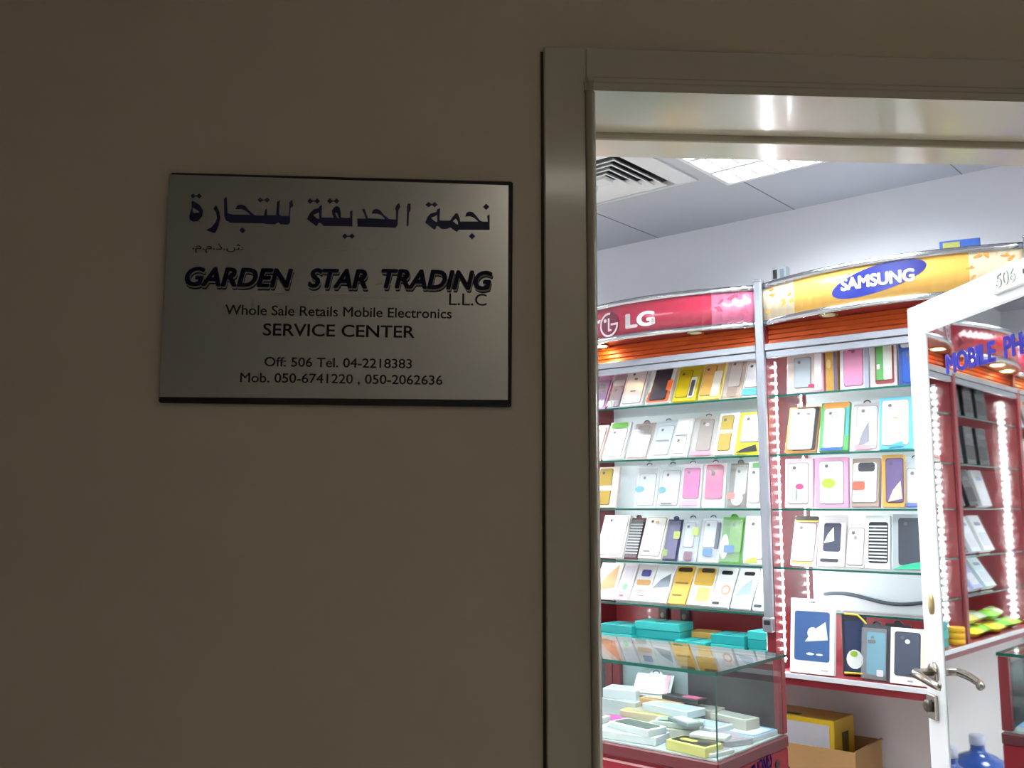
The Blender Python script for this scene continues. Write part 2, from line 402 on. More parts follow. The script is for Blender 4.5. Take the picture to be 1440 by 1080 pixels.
# local: x right, y up, z out towards the corridor
sign = thing('wall_sign', 'white plate sign with navy lettering on a black board, left of the doorway', 'sign', (0, 0, 0))
sign.matrix_world = SGN
b = MB(); b.box(-.242, .243, -.1635, .1640, .0003, .010, M('#15130f', .5), None, .002); b.build('backing_board', sign, 'black board showing as a dark border')
b = MB()
PLATE = M('#cfcecb', .26, .85, .03, 5, .2)
b.add([(-.2405, -.156, .012), (.2375, -.154, .012), (.2365, .157, .012), (-.243, .160, .012), (-.2405, -.156, .0095), (.2375, -.154, .0095), (.2365, .157, .0095), (-.243, .160, .0095)],
      [(0, 1, 2, 3), (4, 7, 6, 5), (0, 4, 5, 1), (1, 5, 6, 2), (2, 6, 7, 3), (3, 7, 4, 0)], PLATE)
b.build('plate', sign)
NAVY = M('#171b4a', .45); BLK = M('#1b1a22', .45)
ARABIC = [
    [(200.1, 124.1), (204.6, 128.8), (209.2, 124.3), (204.7, 119.5)],
    [(180.4, 80.3), (184.8, 85.0), (189.4, 80.5), (184.9, 75.7)],
    [(117.8, 125.0), (122.4, 129.3), (126.3, 126.2), (127.4, 126.2), (130.9, 129.5), (135.2, 125.4), (131.0, 121.5), (127.5, 124.4), (126.3, 124.3), (122.5, 121.3)],
    [(206.2, 110.9), (209.7, 113.0), (209.9, 90.2), (166.0, 89.5), (163.7, 86.3), (161.4, 87.0), (153.5, 92.8), (151.2, 91.1), (147.4, 89.9), (141.2, 90.1), (136.5, 94.0), (134.6, 94.3), (132.3, 89.1), (130.4, 89.0), (117.9, 98.7), (121.6, 108.0), (125.4, 112.1), (133.8, 114.7), (135.3, 119.2), (138.8, 120.1), (138.3, 102.8), (144.1, 102.2), (153.4, 102.6), (156.4, 107.3), (161.0, 113.4), (164.1, 113.1), (166.9, 106.7), (167.8, 101.5), (193.8, 102.2), (187.5, 107.3), (183.6, 109.2), (179.7, 109.5), (174.7, 108.9), (176.5, 114.6), (181.2, 116.7), (185.9, 115.6), (190.6, 110.5), (196.1, 103.5), (199.2, 102.1), (207.0, 102.3)],
    [(125.9, 105.7), (134.7, 110.3), (135.2, 100.3), (132.5, 100.3)],
    [(157.3, 101.7), (161.5, 105.8), (164.3, 101.9), (165.1, 96.7), (162.0, 97.8)],
    [(92.8, 125.9), (96.7, 126.0), (96.9, 116.6), (94.7, 113.1), (94.5, 94.5), (92.3, 92.1), (91.5, 95.6), (91.8, 115.3), (91.7, 122.3)],
    [(76.5, 123.1), (80.4, 126.7), (82.2, 120.9), (79.5, 115.0), (78.8, 94.1), (76.1, 90.3), (22.5, 90.6), (21.7, 102.0), (33.9, 102.3), (30.9, 110.3), (28.0, 116.0), (31.9, 116.7), (34.3, 110.4), (36.7, 102.9), (61.3, 102.4), (55.6, 108.0), (49.9, 110.2), (42.1, 110.0), (43.7, 115.3), (48.6, 117.2), (53.7, 115.5), (58.9, 108.7), (66.9, 102.5), (76.4, 102.2), (76.1, 114.9), (74.9, 118.4)],
    [(11.4, 112.1), (14.6, 114.5), (15.3, 90.5), (-25.3, 90.4), (-29.3, 94.3), (-32.0, 94.9), (-35.2, 89.6), (-48.8, 99.6), (-44.7, 109.0), (-39.3, 114.3), (-32.7, 116.2), (-31.7, 119.2), (-28.4, 121.0), (-28.4, 102.5), (-11.2, 102.9), (-13.6, 108.0), (-14.3, 112.6), (-10.5, 118.5), (-7.2, 119.8), (-3.3, 117.6), (-1.4, 109.5), (-1.2, 103.1), (11.6, 102.9)],
    [(-40.7, 106.2), (-32.0, 109.9), (-31.7, 100.1), (-35.6, 101.7)],
    [(-9.7, 109.9), (-7.0, 109.9), (-3.4, 101.3), (-6.8, 103.0)],
    [(-49.0, 126.0), (-45.4, 130.1), (-41.9, 126.9), (-38.7, 127.0), (-35.4, 130.3), (-31.5, 126.5), (-35.1, 122.4), (-38.6, 125.6), (-41.8, 125.5), (-45.1, 122.2)],
    [(-21.3, 126.7), (-17.6, 130.8), (-14.1, 127.6), (-11.4, 127.7), (-8.1, 131.0), (-4.2, 127.2), (-7.9, 123.1), (-11.4, 126.3), (-14.0, 126.2), (-17.4, 122.9)],
    [(1.4, 76.1), (5.0, 80.1), (8.5, 76.9), (11.7, 77.0), (15.0, 80.3), (18.9, 76.5), (15.2, 72.5), (11.7, 75.6), (8.5, 75.5), (5.2, 72.2)],
    [(-74.4, 123.8), (-70.5, 127.5), (-68.5, 118.6), (-72.4, 114.9), (-72.2, 94.1), (-75.0, 91.0), (-85.2, 91.2), (-88.7, 94.3), (-93.2, 91.0), (-103.4, 90.9), (-109.1, 92.0), (-155.6, 91.8), (-161.3, 94.9), (-163.9, 101.3), (-165.5, 126.2), (-161.7, 129.3), (-159.5, 105.6), (-153.8, 103.9), (-127.7, 104.0), (-134.8, 109.8), (-140.6, 112.0), (-149.0, 111.8), (-146.4, 117.2), (-140.8, 118.5), (-135.1, 116.3), (-130.3, 110.5), (-123.2, 104.7), (-120.9, 103.3), (-109.0, 103.3), (-107.6, 111.0), (-105.4, 114.1), (-104.5, 104.0), (-92.0, 104.3), (-91.5, 123.4), (-87.6, 126.5), (-88.0, 105.6), (-84.5, 103.3), (-74.3, 103.5), (-74.1, 114.9)],
    [(-179.6, 111.6), (-175.9, 117.0), (-171.5, 108.2), (-169.4, 98.8), (-171.2, 86.9), (-175.2, 76.8), (-178.6, 76.7), (-188.4, 80.6), (-181.2, 84.3), (-175.9, 91.5), (-173.9, 97.5), (-175.4, 105.8)],
    [(-210.0, 121.5), (-207.8, 122.1), (-198.5, 116.4), (-193.8, 108.8), (-194.3, 100.5), (-199.6, 93.3), (-206.3, 92.0), (-211.5, 94.8), (-212.4, 100.1), (-210.5, 108.4), (-209.5, 112.0)],
    [(-207.9, 112.6), (-198.6, 106.9), (-199.1, 105.2), (-205.8, 104.4), (-208.4, 106.7)],
    [(-212.1, 129.1), (-208.8, 132.8), (-205.7, 130.0), (-203.1, 130.1), (-200.1, 133.0), (-196.6, 129.6), (-199.8, 125.9), (-203.0, 128.7), (-205.6, 128.6), (-208.5, 125.7)],
    [(-118.6, 125.9), (-115.1, 129.8), (-111.7, 126.8), (-108.6, 126.9), (-105.4, 130.0), (-101.7, 126.3), (-105.2, 122.4), (-108.6, 125.4), (-111.7, 125.3), (-114.8, 122.2)],
    [(-142.2, 81.1), (-138.1, 85.7), (-133.6, 81.3), (-137.7, 76.7)],
]
ITEMS = {
    'LG1': [
        (-2.309, -2.231, 0.165, 26, 0.014, 'blister', '#d79ac4', [('case', 'r', 0.12, 0.1, 0.88, 0.84, '#8f6aa8'), ('picture', 'r', 0.2, 0.5, 0.7, 0.72, '#3a3560')], 'pink and violet blister-packed phone case with dark window'),
        (-2.227, -2.161, 0.165, 26, 0.014, 'blister', '#c8b2c0', [('case', 'r', 0.12, 0.06, 0.9, 0.62, '#a08a9c'), ('label', 'r', 0.1, 0.64, 0.92, 0.8, '#eceaf2'), ('sticker', 'e', 0.08, 0.08, 0.36, 0.22, '#7fae62')], 'mauve blister-packed phone case with small green sticker'),
        (-2.158, -2.054, 0.172, 26, 0.016, 'box', '#f2f2f0', [('case', 'r', 0.1, 0.06, 0.9, 0.94, '#f4eeea'), ('logo', 'e', 0.4, 0.68, 0.56, 0.74, '#8a807c'), ('label', 'r', 0.36, 0.36, 0.6, 0.39, '#8b7a70')], 'plain white boxed phone case with grey dot'),
        (-2.034, -1.925, 0.175, 27, 0.018, 'box', '#f2f2f0', [('backing', 'r', 0.02, 0.02, 0.98, 0.3, '#c8622c'), ('case', 'r', 0.14, 0.08, 0.82, 0.93, '#3c3a46'), ('sticker', 'r', 0.78, 0.3, 1, 0.56, '#e0662c')], 'charcoal phone case in white and orange box'),
        (-1.915, -1.814, 0.172, 27, 0.018, 'box', '#d9c62e', [('case', 'r', 0.1, 0.1, 0.62, 0.8, '#cdb41c'), ('label', 'r', 0.66, 0.06, 0.92, 0.6, '#e8e8e4'), ('barcode', 'r', 0.7, 0.1, 0.86, 0.52, '#4c4a44')], 'bright yellow boxed phone case with barcode panel'),
        (-1.807, -1.715, 0.172, 26, 0.016, 'box', '#ecd07a', [('case', 'r', 0.08, 0.1, 0.6, 0.86, '#e0b060'), ('label', 'r', 0.58, 0.06, 0.96, 0.7, '#f7f3e2')], 'amber boxed phone case with cream panel'),
        (-1.707, -1.629, 0.172, 22, 0.016, 'blister', '#d8c4b0', [('case', 'r', 0.2, 0.3, 0.82, 0.95, '#f0e6da'), ('label', 'r', 0.24, 0.06, 0.78, 0.28, '#b08c72')], 'beige blister-packed phone case with brown label'),
        (-1.623, -1.554, 0.15, 24, 0.014, 'box', '#ffffff', [('case', 'r', 0.1, 0.25, 0.9, 0.94, '#eef2f4'), ('stripe', 'r', 0, 0.02, 1, 0.2, '#5fb4e0')], 'white boxed phone case with light blue foot stripe'),
    ],
    'LG2': [
        (-2.319, -2.252, 0.16, 26, 0.014, 'box', '#f0d8d0', [('case', 'r', 0.1, 0.08, 0.9, 0.92, '#e8b8ac')], 'salmon boxed phone case'),
        (-2.248, -2.145, 0.17, 26, 0.014, 'box', '#f2f2f0', [('case', 'r', 0.1, 0.06, 0.9, 0.8, '#fbfbfa'), ('header', 'r', 0.12, 0.82, 0.88, 0.97, '#5fa53c')], 'white boxed phone case with green top panel'),
        (-2.138, -2.039, 0.165, 26, 0.016, 'blister', '#b9a7a0', [('case', 'r', 0.1, 0.08, 0.9, 0.66, '#fcfaf8'), ('label', 'r', 0.2, 0.7, 0.8, 0.92, '#8a766c')], 'taupe blister pack holding a white case'),
        (-2.032, -1.93, 0.165, 26, 0.014, 'blister', '#cfdfe8', [('case', 'r', 0.14, 0.1, 0.86, 0.86, '#e9f3f8'), ('label', 'r', 0.2, 0.44, 0.8, 0.48, '#8a98a0')], 'pale icy blue blister-packed case'),
        (-1.927, -1.859, 0.165, 24, 0.014, 'box', '#fdfdfd', [('case', 'r', 0.15, 0.08, 0.85, 0.5, '#f0e9e6'), ('picture', 'r', 0.15, 0.56, 0.85, 0.92, '#ffffff'), ('label', 'r', 0.1, 0.52, 0.9, 0.545, '#8a8c90')], 'narrow white boxed case with grey centre line'),
        (-1.853, -1.745, 0.17, 23, 0.016, 'blister', '#d9d2ce', [('case', 'r', 0.22, 0.16, 0.74, 0.92, '#b9aaa2'), ('footer', 'r', 0.05, 0.03, 0.85, 0.13, '#f2a6c4'), ('sticker', 'e', 0.44, 0.74, 0.62, 0.82, '#f4f0ee')], 'taupe phone case over a pink foot card'),
        (-1.739, -1.658, 0.168, 20, 0.016, 'box', '#f4f4f0', [('case', 'r', 0.16, 0.1, 0.76, 0.92, '#b09a50'), ('label', 'r', 0.1, 0.5, 0.84, 0.58, '#f6f6f4')], 'olive gold case in white box with white band'),
        (-1.656, -1.561, 0.165, 20, 0.018, 'box', '#e6e23c', [('case', 'r', 0.16, 0.28, 0.94, 0.92, '#d8e2e0'), ('footer', 't', 0.04, 0.02, 0.96, 0.2, '#2a2c30')], 'grey case in lime frame with black foot'),
    ],
    'LG3': [
        (-2.279, -2.179, 0.165, 14, 0.016, 'box', '#e8dcd2', [('case', 'r', 0.08, 0.06, 0.68, 0.94, '#b59a4c'), ('label', 'r', 0, 0.4, 0.8, 0.52, '#fafafa')], 'olive gold phone case with white band'),
        (-2.102, -2.004, 0.17, 16, 0.014, 'blister', '#e8eef0', [('case', 'r', 0.14, 0.06, 0.88, 0.8, '#f2f6f8'), ('sticker', 'e', 0.0, 0.36, 0.42, 0.5, '#3fb6cc')], 'white blister pack with aqua spot, left of its twin'),
        (-2.001, -1.901, 0.17, 16, 0.014, 'blister', '#eaf0f2', [('case', 'r', 0.12, 0.06, 0.9, 0.86, '#fbfcfc'), ('sticker', 'e', 0.02, 0.34, 0.36, 0.48, '#3fbccb'), ('label', 'r', 0.2, 0.07, 0.7, 0.1, '#6a7074')], 'white blister pack with aqua spot, right of its twin'),
        (-1.895, -1.807, 0.168, 12, 0.014, 'blister', '#f3e6ee', [('case', 'r', 0.12, 0.22, 0.88, 0.9, '#ec6cbc'), ('footer', 'r', 0.08, 0.06, 0.9, 0.16, '#f6c8de')], 'candy pink phone case in clear blister'),
        (-1.801, -1.71, 0.168, 12, 0.014, 'blister', '#f4e2ea', [('case', 'r', 0.12, 0.2, 0.86, 0.94, '#e8489c'), ('header', 'r', 0.12, 0.84, 0.86, 0.96, '#b01c50'), ('sticker', 'e', 0.36, 0.7, 0.54, 0.82, '#3c2c38')], 'hot pink phone case with crimson top'),
        (-1.704, -1.62, 0.168, 14, 0.016, 'blister', '#8e8a82', [('case', 'r', 0.3, 0.3, 0.86, 0.9, '#dfe0dc'), ('picture', 'e', 0.2, 0.04, 0.8, 0.36, '#fcf8f4'), ('sticker', 'r', 0, 0.18, 0.4, 0.32, '#ee7e74')], 'silver and grey blister pack with coral tag'),
        (-1.614, -1.556, 0.165, 12, 0.014, 'box', '#f2f6f0', [('case', 'r', 0.2, 0.1, 0.86, 0.86, '#e3eee0'), ('header', 'r', 0.3, 0.86, 0.86, 0.98, '#76b878')], 'slim white box with green top'),
    ],
    'LG4': [
        (-2.282, -2.152, 0.178, 24, 0.02, 'box', '#fff6f2', [('case', 'r', 0.06, 0.05, 0.94, 0.95, '#fffaf6'), ('logo', 'r', 0.28, 0.42, 0.42, 0.45, '#e0b49c')], 'large blush white carton'),
        (-2.159, -2.086, 0.172, 22, 0.014, 'blister', '#5c2c30', [('case', 'r', 0.08, 0.12, 0.92, 0.9, '#30323c'), ('stripes', 's', 0.06, 0.12, 0.94, 0.88, '#e6e6ea')], 'black and white striped case in maroon pack'),
        (-2.086, -1.98, 0.178, 24, 0.018, 'box', '#f6f4ee', [('case', 'r', 0.08, 0.06, 0.92, 0.94, '#f2eee4'), ('label', 'r', 0.2, 0.14, 0.5, 0.17, '#707078'), ('logo', 'e', 0.48, 0.8, 0.64, 0.86, '#d2ae6c')], 'ivory carton with small gold mark'),
        (-1.977, -1.909, 0.165, 20, 0.014, 'blister', '#2a2c5c', [('case', 'r', 0.18, 0.08, 0.84, 0.88, '#4c3f88'), ('sticker', 'r', 0.54, 0.52, 0.96, 0.7, '#cfe052'), ('tag', 'r', 0.0, 0.1, 0.34, 0.26, '#8fb43c')], 'purple phone case with lime tags'),
        (-1.906, -1.833, 0.168, 20, 0.014, 'blister', '#c8d4dc', [('case', 'r', 0.14, 0.34, 0.7, 0.9, '#e4eef6'), ('label', 'r', 0.6, 0.6, 0.98, 0.78, '#c4dc3c'), ('footer', 'r', 0.3, 0.02, 0.8, 0.22, '#7c3058')], 'clear pack with green hanger and plum foot'),
        (-1.83, -1.742, 0.168, 18, 0.014, 'blister', '#dce4ec', [('case', 'r', 0.14, 0.34, 0.74, 0.94, '#f0f6fc'), ('strip', 'r', 0.76, 0.3, 0.96, 0.9, '#2c3458'), ('footer', 'r', 0.24, 0.14, 0.72, 0.3, '#3c90d0')], 'white pack with navy edge and sky blue foot'),
        (-1.736, -1.646, 0.172, 16, 0.014, 'blister', '#4f9a2c', [('case', 'r', 0.36, 0.24, 0.94, 0.92, '#6cb43c'), ('picture', 'e', 0.02, 0.08, 0.4, 0.62, '#eef6f4'), ('label', 'r', 0.2, 0.22, 0.66, 0.38, '#2c82d0')], 'leaf green phone case with blue hanger'),
        (-1.637, -1.555, 0.172, 14, 0.016, 'box', '#f4faf2', [('case', 'r', 0.16, 0.1, 0.92, 0.92, '#fcfefc'), ('footer', 't', 0.02, 0, 0.7, 0.14, '#b8d84c')], 'white carton with lime corner'),
    ],
    'LG5': [
        (-2.305, -2.195, 0.16, 32, 0.012, 'box', '#fbf2ea', [('picture', 't', 0.1, 0.2, 0.9, 0.95, '#e89a68'), ('label', 'r', 0.1, 0.04, 0.9, 0.16, '#f8f4f0')], 'flat white box with orange flash'),
        (-2.195, -2.129, 0.16, 32, 0.012, 'box', '#f4eef2', [('picture', 'r', 0.2, 0.5, 0.86, 0.92, '#e6dce8'), ('sticker', 'e', 0.34, 0.26, 0.7, 0.44, '#7cc48c'), ('label', 'r', 0.3, 0.08, 0.6, 0.14, '#d85884')], 'flat pale box with green ring and pink print'),
        (-2.129, -2.044, 0.16, 32, 0.012, 'box', '#f2eef0', [('picture', 'r', 0.24, 0.66, 0.76, 0.84, '#4a4a92'), ('band', 'r', 0.12, 0.42, 0.9, 0.56, '#c08c4c'), ('label', 'r', 0.2, 0.14, 0.8, 0.3, '#b8b0b4')], 'flat white box with navy window and brown band'),
        (-2.041, -1.956, 0.16, 32, 0.012, 'box', '#f6f8fa', [('picture', 't', 0.04, 0.36, 0.94, 0.78, '#7f8894'), ('label', 'r', 0.1, 0.08, 0.5, 0.12, '#c0c4c8')], 'flat white box with grey diagonal, left one'),
        (-1.953, -1.877, 0.16, 32, 0.012, 'box', '#e8b84c', [('header', 'r', 0.08, 0.84, 0.92, 0.95, '#453a24'), ('label', 'r', 0.1, 0.52, 0.9, 0.56, '#7c6426'), ('footer', 'r', 0.14, 0.2, 0.7, 0.24, '#7c6426')], 'flat gold box with dark top'),
        (-1.874, -1.776, 0.16, 32, 0.012, 'box', '#fbf6ea', [('picture', 'r', 0.1, 0.5, 0.92, 0.96, '#deb048'), ('header', 'r', 0.3, 0.84, 0.86, 0.95, '#453a24'), ('label', 'r', 0.34, 0.1, 0.88, 0.46, '#ecc676')], 'flat white and gold box'),
        (-1.773, -1.698, 0.16, 32, 0.012, 'box', '#f4f6fa', [('header', 'r', 0.2, 0.82, 0.82, 0.92, '#1c1e22'), ('ring', 'e', 0.4, 0.3, 0.92, 0.56, '#d8a284'), ('inner_ring', 'e', 0.5, 0.35, 0.82, 0.51, '#f8f4f2'), ('label', 'r', 0.1, 0.06, 0.5, 0.12, '#202228')], 'flat white box with copper ring picture'),
        (-1.693, -1.615, 0.16, 32, 0.012, 'box', '#f2f6fc', [('header', 'r', 0.3, 0.82, 0.86, 0.92, '#22242a'), ('picture', 't', 0.1, 0.3, 0.9, 0.74, '#9fb2c4')], 'flat white box with grey diagonal and black header'),
        (-1.61, -1.558, 0.16, 32, 0.012, 'box', '#eef2f8', [('header', 'r', 0.5, 0.84, 0.96, 0.94, '#26282e'), ('footer', 'r', 0.1, 0.05, 0.7, 0.12, '#26304a'), ('picture', 'r', 0.3, 0.4, 0.9, 0.5, '#a4b4c8')], 'flat white box with black corners beside post'),
    ],
    'SA1': [
        (-1.451, -1.314, 0.16, 5, 0.03, 'box', '#e8b0c8', [('backing', 'r', 0.02, 0.03, 0.76, 0.97, '#d2c4ba'), ('case', 'r', 0.22, 0.12, 0.66, 0.78, '#a4aeb4'), ('sticker', 'e', 0.6, 0.1, 0.78, 0.18, '#c8285c'), ('strip', 'r', 0.78, 0.03, 0.97, 0.97, '#fbf4f8')], 'pink open box with silver grey phone case'),
        (-1.309, -1.265, 0.158, 2, 0.05, 'box', '#b48a3c', [('strip', 'r', 0.7, 0, 0.98, 1, '#5c5474'), ('stain', 'e', 0.1, 0.5, 0.5, 0.7, '#d2b070')], 'gold brown box standing edge-on'),
        (-1.262, -1.161, 0.165, 6, 0.02, 'box', '#e6dfea', [('case', 'r', 0.16, 0.08, 0.78, 0.94, '#e292b8'), ('logo', 'e', 0.4, 0.76, 0.54, 0.86, '#a05c7c'), ('strip', 'r', 0.86, 0, 1, 1, '#aeb4c8')], 'rose pink phone case in pearl box'),
        (-1.156, -1.066, 0.165, 4, 0.02, 'box', '#c8c6c2', [('backing', 'r', 0.2, 0.06, 0.9, 0.96, '#8a2c34'), ('case', 'r', 0.26, 0.14, 0.56, 0.96, '#4f9a4c'), ('picture', 'r', 0.52, 0.14, 0.84, 0.96, '#d8dcd2'), ('sticker', 'r', 0.28, 0.36, 0.4, 0.46, '#f4f4f0')], 'green and white phone case with red foot'),
        (-1.062, -0.979, 0.165, 3, 0.02, 'box', '#2c4c9c', [('header', 'r', 0.1, 0.76, 0.86, 0.94, '#e8eef8'), ('case', 'r', 0.16, 0.06, 0.9, 0.7, '#2456b4')], 'royal blue box with pale header'),
    ],
    'SA2': [
        (-1.467, -1.353, 0.172, 20, 0.018, 'box', '#c8863c', [('frame', 'r', 0.22, 0.02, 0.99, 0.98, '#2e2c2e'), ('case', 'r', 0.1, 0.05, 0.86, 0.94, '#f8f6f2'), ('logo', 'r', 0.6, 0.8, 0.72, 0.84, '#7a7a7c')], 'white phone case in black and orange frame'),
        (-1.345, -1.242, 0.175, 14, 0.018, 'box', '#54a45c', [('header', 'r', 0.08, 0.88, 1, 0.99, '#e0923c'), ('strip', 'r', 0.9, 0.3, 1, 0.9, '#48a8b8'), ('case', 'r', 0.16, 0.07, 0.84, 0.86, '#f6faf8'), ('ring', 'e', 0.38, 0.66, 0.64, 0.8, '#aab0b0'), ('inner_ring', 'e', 0.42, 0.68, 0.6, 0.78, '#f6faf8'), ('footer', 'r', 0.08, 0, 0.84, 0.06, '#2c58b0')], 'white phone case in green frame with orange top'),
        (-1.234, -1.144, 0.168, 14, 0.016, 'blister', '#f6eaee', [('case', 'r', 0.14, 0.06, 0.9, 0.94, '#faf4f6'), ('picture', 't', 0.24, 0.12, 0.64, 0.6, '#8a84a0'), ('footer', 'r', 0.1, 0.03, 0.72, 0.12, '#d89cac')], 'white phone case with mauve bottle picture'),
        (-1.137, -1.031, 0.175, 10, 0.018, 'box', '#62c0de', [('case', 'r', 0.1, 0.08, 0.9, 0.93, '#f2ecee'), ('logo', 'r', 0.44, 0.58, 0.58, 0.61, '#c8a25c'), ('footer', 't', 0.24, 0.03, 0.78, 0.14, '#48a4d8')], 'pearl phone case in sky blue frame'),
    ],
    'SA3': [
        (-1.473, -1.37, 0.17, 6, 0.02, 'box', '#f6d4e0', [('case', 'r', 0.14, 0.08, 0.84, 0.9, '#f6f2f2'), ('picture', 'e', 0.4, 0.36, 0.7, 0.48, '#c84c7c'), ('stem', 'r', 0.42, 0.14, 0.46, 0.36, '#6c9a6c')], 'pale pink box with flower-printed white case'),
        (-1.365, -1.249, 0.17, 5, 0.02, 'box', '#e8a4cc', [('case', 'r', 0.16, 0.08, 0.86, 0.92, '#f2f4f2'), ('picture', 'e', 0.22, 0.38, 0.64, 0.58, '#a8cc4c'), ('logo', 'e', 0.44, 0.74, 0.56, 0.82, '#c4c8c8')], 'pink box with green fruit printed case'),
        (-1.242, -1.146, 0.165, 10, 0.02, 'box', '#a08c84', [('case', 'r', 0.06, 0.1, 0.9, 0.9, '#f6f4f2'), ('header', 'r', 0.24, 0.72, 0.84, 0.9, '#3a3a42'), ('picture', 'r', 0.06, 0.34, 0.5, 0.52, '#b4604c')], 'white case with dark header and brick red patch'),
        (-1.136, -1.064, 0.172, 6, 0.022, 'box', '#c89a4c', [('case', 'r', 0.22, 0.1, 0.98, 0.92, '#6a5a84'), ('picture', 't', 0.3, 0.1, 0.95, 0.5, '#e6c4b0')], 'purple and peach printed case in gold box'),
        (-1.068, -0.998, 0.16, 8, 0.018, 'blister', '#cfe2f0', [('case', 'r', 0.1, 0.1, 0.9, 0.8, '#e8f2fa'), ('footer', 'r', 0, 0.0, 0.8, 0.1, '#3c5cb4')], 'pale blue blister pack behind the door edge'),
    ],
    'SA4': [
        (-1.462, -1.368, 0.175, 18, 0.018, 'box', '#f4e2e6', [('case', 'r', 0.06, 0.08, 0.9, 0.84, '#f2c8d2'), ('header', 'r', 0.02, 0.9, 0.98, 0.99, '#33302a'), ('stripe', 'r', 0.04, 0.87, 0.98, 0.9, '#d8c04c'), ('footer', 'r', 0.06, 0.02, 0.9, 0.06, '#e2c878')], 'rose phone case with black top strip'),
        (-1.368, -1.272, 0.175, 14, 0.024, 'box', '#f0eeee', [('picture', 'r', 0.2, 0.28, 0.84, 0.84, '#363a50'), ('bird', 't', 0.22, 0.44, 0.6, 0.76, '#eef4fa'), ('label', 'r', 0.12, 0.08, 0.8, 0.14, '#3c3c48')], 'white box with dark phone picture'),
        (-1.27, -1.205, 0.14, 14, 0.016, 'box', '#e8dede', [('case', 'r', 0.1, 0.06, 0.92, 0.94, '#ecdfe2'), ('logo', 'e', 0.4, 0.66, 0.56, 0.76, '#9c9094')], 'short silvery pink phone case'),
        (-1.203, -1.12, 0.175, 10, 0.018, 'box', '#e8ecee', [('case', 'r', 0.18, 0.12, 0.9, 0.86, '#2c3036'), ('stripes', 's', 0.18, 0.14, 0.9, 0.84, '#eef2f4')], 'black and white grid case in silver box'),
        (-1.113, -1.007, 0.178, 8, 0.022, 'box', '#a6b0b6', [('case', 'r', 0.2, 0.1, 0.86, 0.92, '#3c424c'), ('footer', 't', 0.0, 0.0, 1, 0.16, '#2cac84')], 'charcoal phone case with green foot'),
    ],
}
def on_plate(mat, dx=0, dy=0, lift=0.0):
    return lambda p: Vector((p.x + dx, p.y + dy, .0121 + lift + p.z * .00025))
b = MB(); vs, fs = outline([[(x / 1000, y / 1000) for x, y in p] for p in ARABIC]); b.add(vs, fs, NAVY, on_plate(NAVY)); b.build('arabic_lettering', sign, 'heavy navy Arabic name')
b = MB(); vs, fs = text('.\ufee1.\ufee1.\ufeab.\ufeb5', -.206, -.136, .0525, .0615, .0); b.add(vs, fs, BLK, on_plate(BLK)); b.build('small_arabic_lettering', sign)
b = MB()
GT = [('GARDEN', -.2140, -.0655, -.0002, .0272), ('STAR', -.0445, .0385, .0008, .0285), ('TRADING', .0575, .2145, .0020, .0300)]
for w, x0, x1, y0, y1 in GT:
    vs, fs = text(w, x0, x1, y0, y1, .04, .22)
    b.add(vs, fs, BLK, on_plate(BLK, .0014, -.0042))
    b.add(vs, fs, M('#c9c8c4', .4), on_plate(None, .0008, -.0022, .0003))
    b.add(vs, fs, NAVY, on_plate(NAVY, 0, 0, .0006))
b.build('name_lettering', sign, 'slanted heavy navy English name with drop shadow')
for w, x0, x1, y0, y1, bo in (('L.L.C', .1535, .2066, -.0202, -.0035, .004), ('Whole Sale Retails Mobile Electronics', -.1567, .1575, -.0396, -.0258, .010),
                              ('SERVICE CENTER', -.1038, .106, -.0682, -.0512, .012), ('Off: 506 Tel. 04-2218383', -.1002, .103, -.1114, -.0985, .010),
                              ('Mob. 050-6741220 , 050-2062636', -.1323, .146, -.134, -.121, .010)):
    b = MB(); vs, fs = text(w, x0, x1, y0, y1, bo); b.add(vs, fs, BLK, on_plate(BLK)); b.build('lettering_line', sign)
b = MB(); SCR = M('#d8d6d0', .3)
for x0, y0, x1, y1 in ((-.115, -.0085, .02, -.0072), (-.09, -.0095, .095, -.0125), (.05, .0068, .10, .0084), (-.03, .0545, .05, .0585)):
    b.tube([(x0 + (x1 - x0) * t, y0 + (y1 - y0) * t + .0009 * math.sin(7 * t), .0121) for t in [k / 10 for k in range(11)]], .0004, SCR, 5)
b.build('scratches', sign, 'pale hairline scratches')

# ================================================================== CEILING VENT AND LIGHTS
vent = thing('air_vent', 'square white ceiling air vent with nested louvres above the shelves', 'vent', (-1.885, 2.695, CZ))
VW = M('#dcdcdc', .35)
b = MB()
def ring(b, r0, z0, r1, z1, m, t=.0015):
    for k in range(4):
        a = Matrix.Rotation(k * math.pi / 2, 4, 'Z')
        vs = [(-r0, r0, z0), (r0, r0, z0), (r1, r1, z1), (-r1, r1, z1), (-r0, r0 - t, z0 - t), (r0, r0 - t, z0 - t), (r1, r1 - t, z1 - t), (-r1, r1 - t, z1 - t)]
        b.add(vs, [(0, 1, 2, 3), (7, 6, 5, 4), (0, 4, 5, 1), (2, 6, 7, 3), (1, 5, 6, 2), (3, 7, 4, 0)], m, mfn(a))
ring(b, .245, -.0005, .245, -.007, VW); ring(b, .245, -.006, .188, -.020, VW); ring(b, .186, -.002, .190, -.02, VW); b.build('frame', vent)
b = MB(); b.box(-.186, .186, -.186, .186, -.0022, -.0008, M('#0c0c0e', .8)); b.build('shade_backing', vent, 'black sheet painted as the shaded opening behind the louvres')  # flat black sheet at ceiling level, the cavity's shade put into its colour
for r in (.062, .094, .126, .158):
    b = MB(); ring(b, r - .016, -.004, r + .008, -.026, VW, .003); b.build('louvre', vent)
b = MB(); b.box(-.03, .03, -.03, .03, -.026, -.010, VW, None, .002); b.build('core', vent)

